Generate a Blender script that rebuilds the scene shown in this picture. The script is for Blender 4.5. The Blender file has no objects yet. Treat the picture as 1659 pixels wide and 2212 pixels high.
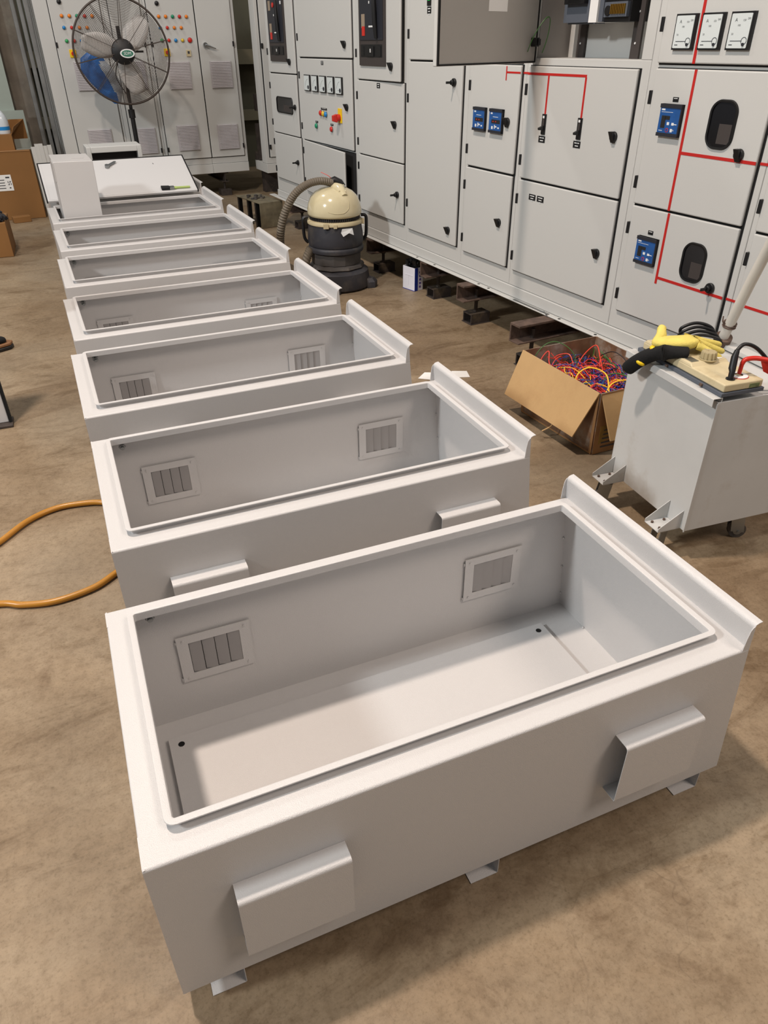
import bpy, bmesh, math, random
from mathutils import Vector, Matrix
R = math.radians
random.seed(7)
scene = bpy.context.scene
COL = scene.collection

# ------------------------------------------------------------------ helpers
def lin(c):
    c = c / 255.0
    return c / 12.92 if c <= 0.04045 else ((c + 0.055) / 1.055) ** 2.4
def rgb(r, g, b): return (lin(r), lin(g), lin(b), 1.0)

class MB:
    """collects shapes and links them as ONE mesh object"""
    def __init__(s): s.v = []; s.f = []; s.m = []; s.mi = 0
    def add(s, vs, fs):
        n = len(s.v); s.v += [tuple(v) for v in vs]
        for f in fs: s.f.append(tuple(i + n for i in f)); s.m.append(s.mi)
        return s
    def box(s, x0, x1, y0, y1, z0, z1):
        v = [(x0,y0,z0),(x1,y0,z0),(x1,y1,z0),(x0,y1,z0),(x0,y0,z1),(x1,y0,z1),(x1,y1,z1),(x0,y1,z1)]
        return s.add(v, [(0,3,2,1),(4,5,6,7),(0,1,5,4),(1,2,6,5),(2,3,7,6),(3,0,4,7)])
    def hexa(s, v): return s.add(v, [(0,3,2,1),(4,5,6,7),(0,1,5,4),(1,2,6,5),(2,3,7,6),(3,0,4,7)])
    def prism(s, poly, fn0, fn1):
        """poly: 2d points; fn0, fn1 map a 2d point to the 3d points of the two caps"""
        n = len(poly); vs = [fn0(p) for p in poly] + [fn1(p) for p in poly]
        fs = [tuple(range(n))[::-1], tuple(range(n, 2*n))] + [(i, (i+1) % n, n+(i+1) % n, n+i) for i in range(n)]
        return s.add(vs, fs)
    def prx(s, poly, x0, x1): return s.prism(poly, lambda p: (x0,p[0],p[1]), lambda p: (x1,p[0],p[1]))
    def pry(s, poly, y0, y1): return s.prism(poly, lambda p: (p[0],y0,p[1]), lambda p: (p[0],y1,p[1]))
    def prz(s, poly, z0, z1): return s.prism(poly, lambda p: (p[0],p[1],z0), lambda p: (p[0],p[1],z1))
    def tube(s, path, r, n=10, caps=True, closed=False):
        P = [Vector(p) for p in path]; m = len(P); rr = r if isinstance(r, (list, tuple)) else [r]*m
        vs = []; prev = None
        for i, p in enumerate(P):
            if closed: t = (P[(i+1) % m] - P[i-1])
            else: t = (P[min(i+1, m-1)] - P[max(i-1, 0)])
            t = t.normalized() if t.length > 1e-9 else Vector((0,0,1))
            if prev is None:
                a = Vector((0,0,1)) if abs(t.z) < .9 else Vector((1,0,0))
                u = t.cross(a).normalized()
            else:
                u = (prev - t * prev.dot(t)); u = u.normalized() if u.length > 1e-6 else t.orthogonal().normalized()
            prev = u; w = t.cross(u)
            for k in range(n):
                a = 2*math.pi*k/n; vs.append(p + (u*math.cos(a) + w*math.sin(a))*rr[i])
        fs = []
        for i in range(m if closed else m-1):
            j = (i+1) % m
            for k in range(n): fs.append((i*n+k, i*n+(k+1) % n, j*n+(k+1) % n, j*n+k))
        if caps and not closed: fs += [tuple(range(n))[::-1], tuple((m-1)*n+k for k in range(n))]
        return s.add(vs, fs)
    def cyl(s, p0, p1, r, n=20, r1=None): return s.tube([p0, p1], [r, r if r1 is None else r1], n)
    def lathe(s, prof, c=(0,0,0), n=40, axis='z', a0=0, a1=2*math.pi):
        full = abs(a1-a0-2*math.pi) < 1e-6; cnt = n if full else n+1; vs = []
        for r, h in prof:
            for k in range(cnt):
                a = a0+(a1-a0)*k/n; x, y = r*math.cos(a), r*math.sin(a)
                if axis == 'z': vs.append((c[0]+x, c[1]+y, c[2]+h))
                elif axis == 'y': vs.append((c[0]+x, c[1]+h, c[2]+y))
                else: vs.append((c[0]+h, c[1]+x, c[2]+y))
        fs = []
        for i in range(len(prof)-1):
            for k in range(n):
                k2 = (k+1) % cnt; fs.append((i*cnt+k, i*cnt+k2, (i+1)*cnt+k2, (i+1)*cnt+k))
        return s.add(vs, fs)
    def ball(s, c, r, n=10, sz=1.0):
        m = n//2; prof = [(r*math.sin(math.pi*i/m)+1e-5, -r*sz*math.cos(math.pi*i/m)) for i in range(m+1)]
        return s.lathe(prof, c, n)
    def sheet(s, pts, axis, a0, a1, t, side=-1):
        """a bent sheet: 2d polyline of thickness t, extruded along x or y; a1/a0 may be functions of the point"""
        off = []
        for i, p in enumerate(pts):
            ns = []
            for j, k in ((i-1, i), (i, i+1)):
                if j >= 0 and k < len(pts):
                    d = Vector((pts[k][0]-pts[j][0], pts[k][1]-pts[j][1])).normalized(); ns.append(Vector((-d.y, d.x)))
            nn = sum(ns, Vector((0, 0))).normalized(); c = max(.35, nn.dot(ns[0]))
            off.append((p[0]+side*nn.x*t/c, p[1]+side*nn.y*t/c))
        f0 = a0 if callable(a0) else (lambda p: a0); f1 = a1 if callable(a1) else (lambda p: a1)
        mk = (lambda a, p: (a, p[0], p[1])) if axis == 'x' else (lambda a, p: (p[0], a, p[1]))
        n = len(pts); vs = []
        for A, B in zip(pts, off): vs += [mk(f0(A), A), mk(f1(A), A), mk(f1(B), B), mk(f0(B), B)]
        fs = []
        for i in range(n-1):
            for k in range(4): fs.append((4*i+k, 4*i+(k+1) % 4, 4*i+4+(k+1) % 4, 4*i+4+k))
        fs += [(0,1,2,3), (4*n-1,4*n-2,4*n-3,4*n-4)]
        return s.add(vs, fs)
    def text(s, body, size, fn, depth=0.0):
        cu = bpy.data.curves.new('t', 'FONT'); cu.body = body; cu.size = size; cu.align_x = 'CENTER'; cu.align_y = 'CENTER'
        cu.resolution_u = 2
        o = bpy.data.objects.new('t', cu); COL.objects.link(o); dg = bpy.context.evaluated_depsgraph_get()
        me = bpy.data.meshes.new_from_object(o.evaluated_get(dg))
        s.add([fn(v.co.x, v.co.y) for v in me.vertices], [tuple(p.vertices) for p in me.polygons])
        bpy.data.objects.remove(o); bpy.data.curves.remove(cu); bpy.data.meshes.remove(me)
        return s
    def build(s, name, mat, parent=None, bevel=0, smooth=35, seg=2, fix=True):
        me = bpy.data.meshes.new(name); me.from_pydata(s.v, [], s.f)
        mats = mat if isinstance(mat, (list, tuple)) else [mat]
        for m in mats: me.materials.append(m)
        for p, mi in zip(me.polygons, s.m): p.material_index = mi
        if fix:
            bm = bmesh.new(); bm.from_mesh(me); bmesh.ops.recalc_face_normals(bm, faces=bm.faces); bm.to_mesh(me); bm.free()
        if smooth:
            me.shade_smooth(); me.set_sharp_from_angle(angle=R(smooth))
        o = bpy.data.objects.new(name, me); COL.objects.link(o)
        if parent: o.parent = parent
        if bevel:
            b = o.modifiers.new('bevel', 'BEVEL'); b.width = bevel; b.segments = seg; b.limit_method = 'ANGLE'; b.angle_limit = R(40)
            b.harden_normals = False
        if smooth:
            wn = o.modifiers.new('wn', 'WEIGHTED_NORMAL'); wn.keep_sharp = True; wn.weight = 100
        return o

def tag(o, label=None, cat=None, group=None, kind=None):
    if label: o['label'] = label
    if cat: o['category'] = cat
    if group: o['group'] = group
    if kind: o['kind'] = kind
    return o
def empty(name, loc, rz, label, cat, group=None, rx=0, ry=0):
    o = bpy.data.objects.new(name, None); COL.objects.link(o); o.empty_display_size = .05
    o.location = loc; o.rotation_euler = (rx, ry, rz); return tag(o, label, cat, group)
def copy_tree(o, parent=None, kids=None):
    c = o.copy(); COL.objects.link(c)
    if parent: c.parent = parent
    for ch in [k for k in bpy.data.objects if k.parent == o]: copy_tree(ch, c)
    return c
def rrect(x0, x1, y0, y1, r, n=6):
    out = []
    for cx, cy, a in ((x1-r, y0+r, -90), (x1-r, y1-r, 0), (x0+r, y1-r, 90), (x0+r, y0+r, 180)):
        for k in range(n+1):
            t = R(a+90*k/n); out.append((cx+r*math.cos(t), cy+r*math.sin(t)))
    return out

# ------------------------------------------------------------------ materials
def mat(name, col, rough=.5, metal=0.0, noise=0.0, nscale=8, bump=0.0, bscale=60, spec=.5, dirt=None, dscale=4, dthr=(.55,.75), aniso=None, emit=None, coat=0.0, trans=0.0, alpha=1.0, sheen=0):
    m = bpy.data.materials.new(name); m.use_nodes = True; nt = m.node_tree; N = nt.nodes; L = nt.links
    b = N['Principled BSDF']; b.inputs['Base Color'].default_value = col; b.inputs['Roughness'].default_value = rough
    b.inputs['Metallic'].default_value = metal; b.inputs['Specular IOR Level'].default_value = spec
    b.inputs['Coat Weight'].default_value = coat; b.inputs['Transmission Weight'].default_value = trans
    if emit: b.inputs['Emission Color'].default_value = emit[0]; b.inputs['Emission Strength'].default_value = emit[1]
    tc = N.new('ShaderNodeTexCoord'); out = None
    src = tc.outputs['Object']
    if aniso:
        mp = N.new('ShaderNodeMapping'); mp.inputs['Scale'].default_value = aniso; L.new(src, mp.inputs[0]); src = mp.outputs[0]
    if noise:
        n = N.new('ShaderNodeTexNoise'); n.inputs['Scale'].default_value = nscale; n.inputs['Detail'].default_value = 5; L.new(src, n.inputs[0])
        mr = N.new('ShaderNodeMapRange'); mr.inputs['From Min'].default_value = .3; mr.inputs['From Max'].default_value = .7
        mr.inputs['To Min'].default_value = 1-noise; mr.inputs['To Max'].default_value = 1+noise; L.new(n.outputs[0], mr.inputs[0])
        mx = N.new('ShaderNodeMix'); mx.data_type = 'RGBA'; mx.blend_type = 'MULTIPLY'; mx.inputs[0].default_value = 1
        mx.inputs[6].default_value = col; L.new(mr.outputs[0], mx.inputs[7]); out = mx.outputs[2]
    if dirt:
        n = N.new('ShaderNodeTexNoise'); n.inputs['Scale'].default_value = dscale; n.inputs['Detail'].default_value = 7; n.inputs['Roughness'].default_value = .65; L.new(src, n.inputs[0])
        mr = N.new('ShaderNodeMapRange'); mr.inputs['From Min'].default_value = dthr[0]; mr.inputs['From Max'].default_value = dthr[1]; L.new(n.outputs[0], mr.inputs[0])
        mx = N.new('ShaderNodeMix'); mx.data_type = 'RGBA'; mx.inputs[6].default_value = col; mx.inputs[7].default_value = dirt
        if out: L.new(out, mx.inputs[6])
        L.new(mr.outputs[0], mx.inputs[0]); out = mx.outputs[2]
    if out: L.new(out, b.inputs['Base Color'])
    if bump:
        n = N.new('ShaderNodeTexNoise'); n.inputs['Scale'].default_value = bscale; n.inputs['Detail'].default_value = 2; L.new(tc.outputs['Object'], n.inputs[0])
        bp = N.new('ShaderNodeBump'); bp.inputs['Strength'].default_value = bump; bp.inputs['Distance'].default_value = .002
        L.new(n.outputs[0], bp.inputs['Height']); L.new(bp.outputs[0], b.inputs['Normal'])
    return m
M = {}
M['paint']   = mat('grey_powder_coat', rgb(204,202,201), .33, bump=.4, bscale=650, spec=.5)
M['paintc']  = mat('cabinet_grey_paint', rgb(198,198,195), .5, bump=.1, bscale=300, spec=.4)
M['paintw']  = mat('white_panel_paint', rgb(205,204,204), .4, spec=.4)
M['slat']    = mat('vent_filter_grey', rgb(160,157,156), .8)
M['blk']     = mat('black_plastic', rgb(18,18,20), .45)
M['blkm']    = mat('black_rubber', rgb(12,12,13), .8)
M['gap']     = mat('gasket_and_gap_shade', rgb(10,10,11), .9)
M['dkgrey']  = mat('dark_grey_plastic', rgb(58,60,66), .55)
M['brkgrey'] = mat('breaker_grey', rgb(84,90,100), .55)
M['charc']   = mat('charcoal_brown_plastic', rgb(62,56,54), .6)
M['navy']    = mat('dark_blue_grey_plastic', rgb(38,40,48), .5)
M['red']     = mat('red_plastic', rgb(200,40,28), .4)
M['redline'] = mat('red_mimic_tape', rgb(188,32,27), .5)
M['yellow']  = mat('yellow_plastic', rgb(240,200,20), .45)
M['orange']  = mat('orange_lens', rgb(235,130,30), .35)
M['green']   = mat('green_lens', rgb(20,140,100), .35)
M['greenl']  = mat('light_green_lens', rgb(50,160,90), .35)
M['blue']    = mat('blue_lens', rgb(30,130,200), .35)
M['yellowl'] = mat('yellow_lens', rgb(225,190,60), .35)
M['relay']   = mat('relay_blue', rgb(32,84,150), .45, noise=.12, nscale=30)
M['white']   = mat('white_print', rgb(228,230,230), .6)
M['meter']   = mat('meter_face', rgb(212,219,219), .35)
M['grn']     = mat('green_indicator', rgb(30,190,70), .4, emit=(rgb(40,220,90), .6))
M['chrome']  = mat('chrome', rgb(200,202,205), .22, metal=1)
M['steel']   = mat('zinc_steel', rgb(150,152,152), .4, metal=.9, noise=.15)
M['rust']    = mat('rusty_steel', rgb(92,74,64), .8, noise=.3, nscale=20, bump=.5, bscale=60, dirt=rgb(50,38,32), dscale=14)
M['rustd']   = mat('dark_oily_steel', rgb(58,50,46), .65, noise=.3, nscale=25, dirt=rgb(96,84,66), dscale=9)
M['card']    = mat('cardboard', rgb(196,160,112), .85, noise=.06, nscale=6, bump=.2, bscale=90, dirt=rgb(170,134,92), dscale=3, dthr=(.5,.8))
M['cardin']  = mat('cardboard_inside', rgb(160,118,76), .9, noise=.1, nscale=8)
M['cardbr']  = mat('brown_cardboard', rgb(134,94,50), .85, noise=.08, nscale=3)
M['cardwrap']= mat('dirty_wrapped_cardboard', rgb(118,88,66), .35, noise=.3, nscale=12, dirt=rgb(150,142,132), dscale=7, dthr=(.5,.7), bump=.8, bscale=25)
M['cardprint'] = mat('printed_yellow_label', rgb(150,120,56), .7, noise=.2, nscale=30)
M['cart']    = mat('worn_cart_paint', rgb(196,196,194), .5, noise=.05, nscale=4, bump=.15, bscale=40, dirt=rgb(168,158,146), dscale=5, dthr=(.55,.85))
M['cream']   = mat('cream_plastic', rgb(204,190,154), .5, noise=.05, nscale=10, dirt=rgb(176,158,118), dscale=12, dthr=(.55,.8))
M['creamd']  = mat('cream_knob_plastic', rgb(172,158,122), .55)
M['vaccream']= mat('glossy_cream_plastic', rgb(214,202,166), .16, spec=.6, noise=.03, coat=.4, dirt=rgb(186,168,126), dscale=3, dthr=(.5,.9))
M['vacblk']  = mat('dusty_dark_plastic', rgb(48,48,54), .55, noise=.2, nscale=6, dirt=rgb(84,78,72), dscale=8, dthr=(.5,.8))
M['vacbrn']  = mat('dusty_brown_plastic', rgb(70,66,64), .7, noise=.2, nscale=8, dirt=rgb(104,94,82), dscale=6)
M['hosegr']  = mat('grey_brown_hose', rgb(112,102,88), .6)
M['hoseye']  = mat('amber_air_hose', rgb(178,122,36), .35, spec=.6)
M['gloveY']  = mat('yellow_glove_fabric', rgb(218,200,104), .95, noise=.1, nscale=30, bump=.6, bscale=180)
M['gloveK']  = mat('black_glove_fabric', rgb(16,16,17), .95, bump=.6, bscale=150)
M['pipe']    = mat('dirty_white_pipe', rgb(206,202,194), .5, noise=.06, dirt=rgb(150,110,80), dscale=9, dthr=(.66,.8))
M['conc']    = mat('grey_concrete_column', rgb(112,104,94), .85, noise=.25, nscale=5, bump=.5, bscale=20, dirt=rgb(128,124,112), dscale=6)
M['wallm']   = mat('dark_back_wall', rgb(84,82,68), .9, noise=.2, nscale=2)
M['glassd']  = mat('smoked_window', rgb(22,22,25), .12, spec=.6)
M['gltrim']  = mat('window_rubber', rgb(10,10,11), .5)
M['palegreen'] = mat('pale_green_board', rgb(150,160,152), .7, noise=.03)
M['paper']   = mat('white_paper', rgb(232,232,230), .8)
M['bagblue'] = mat('blue_print', rgb(12,44,150), .5)
M['bagwhite']= mat('white_bag_paper', rgb(226,226,236), .5, noise=.04)
M['purple']  = mat('purple_print', rgb(90,70,150), .6)
M['polyblue']= mat('blue_polythene', rgb(40,104,176), .35, noise=.25, nscale=14, bump=.8, bscale=30)
M['polywh']  = mat('milky_polythene', rgb(186,190,196), .35, noise=.15, nscale=10, bump=.8, bscale=26)
M['fanwire'] = mat('brown_fan_wire', rgb(70,60,54), .55)
M['fanblade']= mat('silver_fan_blade', rgb(200,196,192), .5)
M['brass']   = mat('brass', rgb(190,150,70), .35, metal=1)
M['fanlogo'] = mat('green_badge', rgb(60,120,100), .4)
M['inside']  = mat('compartment_wall', rgb(150,146,142), .6)
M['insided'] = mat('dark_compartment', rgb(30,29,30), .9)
M['doorin']  = mat('inner_door_grey', rgb(166,163,158), .6)
for k, c in (('wR',(226,66,50)),('wB',(30,60,150)),('wP',(84,76,140)),('wY',(240,190,40)),('wG',(60,110,50)),('wK',(16,14,18)),('wM',(160,50,90)),('wC',(40,110,130))):
    M[k] = mat('wire_'+k, rgb(*c), .4)

def floor_mat():
    m = bpy.data.materials.new('stained_concrete_floor'); m.use_nodes = True; nt = m.node_tree; N = nt.nodes; L = nt.links; b = N['Principled BSDF']
    tc = N.new('ShaderNodeTexCoord')
    def noise(sc, det=6, ro=.6, dist=0, stretch=None):
        n = N.new('ShaderNodeTexNoise'); n.inputs['Scale'].default_value = sc; n.inputs['Detail'].default_value = det
        n.inputs['Roughness'].default_value = ro; n.inputs['Distortion'].default_value = dist
        s = tc.outputs['Object']
        if stretch:
            mp = N.new('ShaderNodeMapping'); mp.inputs['Scale'].default_value = stretch[0]; mp.inputs['Rotation'].default_value = (0,0,stretch[1]); L.new(s, mp.inputs[0]); s = mp.outputs[0]
        L.new(s, n.inputs[0]); return n.outputs[0]
    def ramp(v, stops):
        r = N.new('ShaderNodeValToRGB'); e = r.color_ramp.elements
        e[0].position, e[0].color = stops[0]; e[1].position, e[1].color = stops[-1]
        for p, c in stops[1:-1]: x = e.new(p); x.color = c
        L.new(v, r.inputs[0]); return r.outputs[0]
    def mix(a, bb, f, mode='MIX'):
        x = N.new('ShaderNodeMix'); x.data_type = 'RGBA'; x.blend_type = mode
        if isinstance(f, float): x.inputs[0].default_value = f
        else: L.new(f, x.inputs[0])
        for i, q in ((6, a), (7, bb)):
            if isinstance(q, tuple): x.inputs[i].default_value = q
            else: L.new(q, x.inputs[i])
        return x.outputs[2]
    base = ramp(noise(1.3, 8, .66, .6), [(.3, rgb(120,101,78)), (.48, rgb(136,118,95)), (.62, rgb(150,133,110)), (.75, rgb(138,123,102))])
    streak = ramp(noise(2.4, 8, .7, 1.2, ((1.0, 2.6, 1), R(35))), [(.34, (.62,.56,.48,1)), (.47, (1,1,1,1)), (.7, (1.13,1.12,1.10,1))])
    c = mix(base, streak, .8, 'MULTIPLY')
    fine = ramp(noise(45, 5, .7), [(.35, (.82,.8,.77,1)), (.5, (1,1,1,1)), (.68, (1.1,1.1,1.1,1))])
    c = mix(c, fine, .9, 'MULTIPLY')
    speck = ramp(noise(150, 3, .6), [(.32, (.7,.67,.62,1)), (.45, (1,1,1,1)), (.7, (1.1,1.1,1.1,1))])
    c = mix(c, speck, .6, 'MULTIPLY')
    grey = ramp(noise(.55, 4, .5, .3), [(.5, (0,0,0,1)), (.68, (1,1,1,1))])
    c = mix(c, mix(c, rgb(126,120,108), .5), grey)
    brown = ramp(noise(3.2, 8, .75, .8), [(.56, (0,0,0,1)), (.72, (1,1,1,1))])
    c = mix(c, mix(c, rgb(84,62,40), .6), brown)
    # hairline cracks
    v = N.new('ShaderNodeTexVoronoi'); v.feature = 'DISTANCE_TO_EDGE'; v.inputs['Scale'].default_value = 2.1
    nn = N.new('ShaderNodeTexNoise'); nn.inputs['Scale'].default_value = 6; L.new(tc.outputs['Object'], nn.inputs[0])
    va = N.new('ShaderNodeVectorMath'); va.operation = 'MULTIPLY_ADD'; va.inputs[1].default_value = (.25,.25,.25); L.new(nn.outputs[1], va.inputs[0]); L.new(tc.outputs['Object'], va.inputs[2]); L.new(va.outputs[0], v.inputs[0])
    cr = ramp(v.outputs['Distance'], [(.0, (1,1,1,1)), (.0025, (0,0,0,1))])
    msk = ramp(noise(1.7, 3, .5), [(.56, (0,0,0,1)), (.66, (1,1,1,1))])
    c = mix(c, mix(c, rgb(80,64,50), .35), mix(cr, msk, 1.0, 'MULTIPLY'))
    L.new(c, b.inputs['Base Color'])
    rr = ramp(noise(3, 5), [(.3, (.42,.42,.42,1)), (.7, (.62,.62,.62,1))]); L.new(rr, b.inputs['Roughness'])
    b.inputs['Specular IOR Level'].default_value = .35
    bp = N.new('ShaderNodeBump'); bp.inputs['Strength'].default_value = .25; bp.inputs['Distance'].default_value = .004
    L.new(noise(60, 5, .7), bp.inputs['Height']); L.new(bp.outputs[0], b.inputs['Normal'])
    return m
M['floor'] = floor_mat()

# ------------------------------------------------------------------ setting
o = MB().box(-9, 9, -6, 11, -.1, 0).build('floor', M['floor'], smooth=0); tag(o, kind='structure')
o = MB().box(-9, 9, 10.2, 10.35, 0, 5.6).build('wall_back', M['wallm'], smooth=0); tag(o, kind='structure')
w = MB().box(-9, 9, 9.97, 10.2, 1.22, 1.38).box(-9, 9, 10.08, 10.2, .58, .7)
o = w.build('trim_1', mat('wall_ledge', rgb(122,116,96), .9), smooth=0); tag(o, kind='structure')

o = MB().box(8.8, 9, -6, 10.2, 0, 5.6).build('wall_right', mat('pale_hall_wall', rgb(170,168,160), .9, noise=.06, nscale=1), smooth=0); tag(o, kind='structure')

# ------------------------------------------------------------------ open enclosures in the row
LX, WY, HT, ZB = 1.2, .6182, .434, .056
X0, X1, Y0, Y1, RH = .0562, 1.113, .0597, .5664, .0175
def xr(z): return 1.2018 - (z-ZB)*.1
def arc(cx, cz, r, a0, a1, n=6): return [(cx+r*math.cos(R(a0+(a1-a0)*k/n)), cz+r*math.sin(R(a0+(a1-a0)*k/n))) for k in range(n+1)]
def make_enclosure():
    root = empty('metal_enclosure', (0,0,0), 0, '', 'enclosure')
    t = .0016; b = .0058
    m = MB()
    fr = [(0, ZB)] + arc(b, HT-b, b, 180, 90) + [(Y0-.0006, HT)]
    m.sheet(fr, 'x', 0.0, lambda p: xr(p[1])-.0002 if p[1] < HT-.001 else xr(HT), t, -1)
    bk = [(WY, ZB)] + arc(WY-b, HT-b, b, 0, 90) + [(Y1+.0006, HT)]
    m.sheet(bk, 'x', 0.0, lambda p: xr(p[1])-.0002 if p[1] < HT-.001 else xr(HT), t, 1)
    lf = [(0, ZB)] + arc(b*.7, HT-b*.7, b*.7, 180, 90)
    m.sheet(lf, 'y', .0012, WY-.0012, t, -1)
    m.box(b*.7, X0-.0006, Y0-.0006, Y1+.0006, HT-t, HT)
    m.box(X1+.0006, xr(HT), Y0-.0006, Y1+.0006, HT-t, HT)
    m.box(.001, 1.2, .001, WY-.001, ZB, ZB+t)
    for y in (0, WY-.0016):   # end gussets of the lip
        m.pry([(1.1465, HT-.001), (1.1485, HT+.03), (1.1515, HT+.05), (1.156, HT+.0575), (xr(.49)+.002, .4935), (xr(HT), HT-.001)], y, y+.0016)
    for z in (.1, .2, .3, .4): m.ball((xr(z)-.004, WY-.004, z), .0035, 8)
    for y in (.1, .3, .5): m.ball((1.197, y, ZB+.003), .0035, 8)
    m.build('shell', M['paint'], root, smooth=50)
    m = MB()
    lp = [(xr(ZB), ZB), (xr(.486), .486)] + [(xr(.486)+.001, .4915), (xr(.486)+.004, .4955), (xr(.486)+.009, .4975), (xr(.486)+.0175, .4985)]
    m.sheet(lp, 'y', .0006, WY-.0006, t, 1)
    m.build('rain_lip', M['paint'], root, smooth=50)
    # raised rim round the opening: a folded profile swept round a rounded rectangle
    prof = [(0, HT-.0018), (0, HT+RH-.0035), (.0012, HT+RH-.001), (.0035, HT+RH), (.0135, HT+RH), (.014, HT+RH-.002), (.0022, HT+RH-.003), (.0022, HT-.0018)]
    m = MB(); vs = []; path = []
    for cx, cy, a in ((X1, Y0, -90), (X1, Y1, 0), (X0, Y1, 90), (X0, Y0, 180)):
        sx = -1 if cx == X1 else 1; sy = 1 if cy == Y0 else -1
        for k in range(6): path.append((cx+sx*.004, cy+sy*.004, R(a+90*k/5)))
    for cx, cy, a in path:
        for of, z in prof: vs.append((cx+(.004+of)*math.cos(a), cy+(.004+of)*math.sin(a), z))
    n = len(prof); q = len(path)
    m.add(vs, [(i*n+k, i*n+(k+1) % n, ((i+1) % q)*n+(k+1) % n, ((i+1) % q)*n+k) for i in range(q) for k in range(n)])
    m.build('opening_rim', M['paint'], root, smooth=40)
    # mounting plate
    m = MB(); m.box(.061, 1.091, .04, .553, ZB+.014, ZB+.0165)
    m.build('mounting_plate', M['paint'], root, bevel=.0008)
    m = MB()
    for x, y in ((.088, .527), (1.066, .527), (.088, .066), (1.066, .066)):
        m.cyl((x, y, ZB+.0166), (x, y, ZB+.0172), .0075, 16)
    m.build('fixing_hole', M['gap'], root)
    # louvred vents on the back wall inside
    for x in (.126, .868):
        m = MB(); y = WY-.0022; w, h, z0 = .17, .138, .178
        for a0, a1, c0, c1 in ((0, w, 0, .022), (0, w, h-.022, h), (0, .026, .022, h-.022), (w-.026, w, .022, h-.022)):
            m.box(x+a0, x+a1, y-.0055, y-.0035, z0+c0, z0+c1)
        for sx, sz in ((.014, .012), (w-.014, .012), (.014, h-.012), (w-.014, h-.012)):
            m.cyl((x+sx, y, z0+sz), (x+sx, y-.008, z0+sz), .003, 8)
        m.box(x-.003, x+.002, y-.004, y, z0+.004, z0+.012); m.box(x-.003, x+.002, y-.004, y, z0+h-.02, z0+h-.012)
        f = m.build('vent_frame', M['paint'], root, smooth=30)
        m = MB()
        for k in range(4):
            xa = x+.026+k*.0295; xb = xa+.0295
            m.hexa([(xa+.0012, y-.0012, z0+.022), (xb-.0006, y-.0050, z0+.022), (xb-.0006, y-.0040, z0+.022), (xa+.0012, y-.0002, z0+.022), (xa+.0012, y-.0012, z0+h-.022), (xb-.0006, y-.0050, z0+h-.022), (xb-.0006, y-.0040, z0+h-.022), (xa+.0012, y-.0002, z0+h-.022)])
        m.mi = 1; m.box(x+.026, x+w-.026, y-.0001, y+.0003, z0+.022, z0+h-.022)
        m.build('vent_filter', [M['slat'], M['insided']], f, smooth=0)
    # folded hoods on the front wall
    for x in (.119, .865):
        m = MB()
        pr = [(-.0003, .321)] + arc(-.031, .317, .004, 90, 180, 4)[0:0] + [(-.030, .321)] + [(-.0335, .3195), (-.0358, .317), (-.0372, .312), (-.037, .164), (-.0355, .1605), (-.0003, .160)]
        m.sheet(pr, 'x', x, x+.19, .0013, 1)
        m.box(x+.02, x+.17, -.0008, -.0002, .19, .29)
        m.build('vent_hood', M['paint'], root, smooth=60)
        m = MB(); m.box(x+.006, x+.02, -.034, -.0325, .215, .30)
        m.build('hood_tab', M['paint'], root)
    # base channels the enclosure stands on
    for x in (.045, .572, 1.095):
        m = MB(); m.sheet([(x, .0012), (x+.06, .0012), (x+.063, .003), (x+.063, ZB-.0015), (x+.061, ZB-.0001), (x+.034, ZB-.0001)], 'y', .003, WY-.003, .0014, 1)
        m.build('base_channel', M['paint'], root, smooth=30)
    m = MB(); m.cyl((.085, WY-.003, .412), (.085, WY-.03, .405), .006, 10); m.cyl((.085, WY-.002, .412), (.085, WY-.008, .410), .011, 6); m.cyl((.085, WY-.02, .409), (.085, WY-.026, .407), .010, 6)
    m.cyl((1.14, WY-.003, .41), (1.14, WY-.02, .41), .005, 8)
    m.build('earth_stud', M['steel'], root)
    return root
poses = [(0,0,0), (.0328,.837,.0063), (.022,1.6337,.0189), (.0314,2.4172,.0293), (.0323,3.2398,.0267), (.0408,4.049,.0348), (.0248,4.8895,.0357), (.028,5.70,.0357)]
elab = ['open grey steel enclosure nearest the camera, with its inner floor plate and feet in view',
 'open grey steel enclosure with the amber hose beside it, second from the camera',
 'open grey steel enclosure third from the camera, just behind the one beside the hose',
 'open grey steel enclosure fourth from the camera, only the tops of its vents showing',
 'open grey steel enclosure beside the wet vacuum cleaner, fifth from the camera',
 'open grey steel enclosure between the vacuum and the steel step box, sixth from the camera',
 'open grey steel enclosure with a tall grey box standing in its left end',
 'farthest grey steel enclosure, mostly covered by the tilted white lid']
E0 = make_enclosure()
for i, (p, l) in enumerate(zip(poses, elab)):
    o = E0 if i == 0 else copy_tree(E0)
    o.location = (p[0], p[1], 0); o.rotation_euler = (0,0,p[2]); o['label'] = l; o['group'] = 'open grey enclosures laid in a row'

# tall narrow box standing inside the seventh enclosure
r = empty('narrow_metal_box', (.098, 4.99, ZB+.0175), .036, 'tall narrow light grey metal box standing inside an open enclosure', 'metal box', ry=R(1.2))
MB().box(0, .25, 0, .43, 0, .72).build('body', M['paint'], r, bevel=.003)
m = MB().box(.13, .21, .16, .19, .7205, .722); m.build('recess_label', M['paint'], r, bevel=.0005)
MB().box(-.004, 0, -.001, .2, .60, .712).build('side_flange', M['paint'], r)

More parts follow.
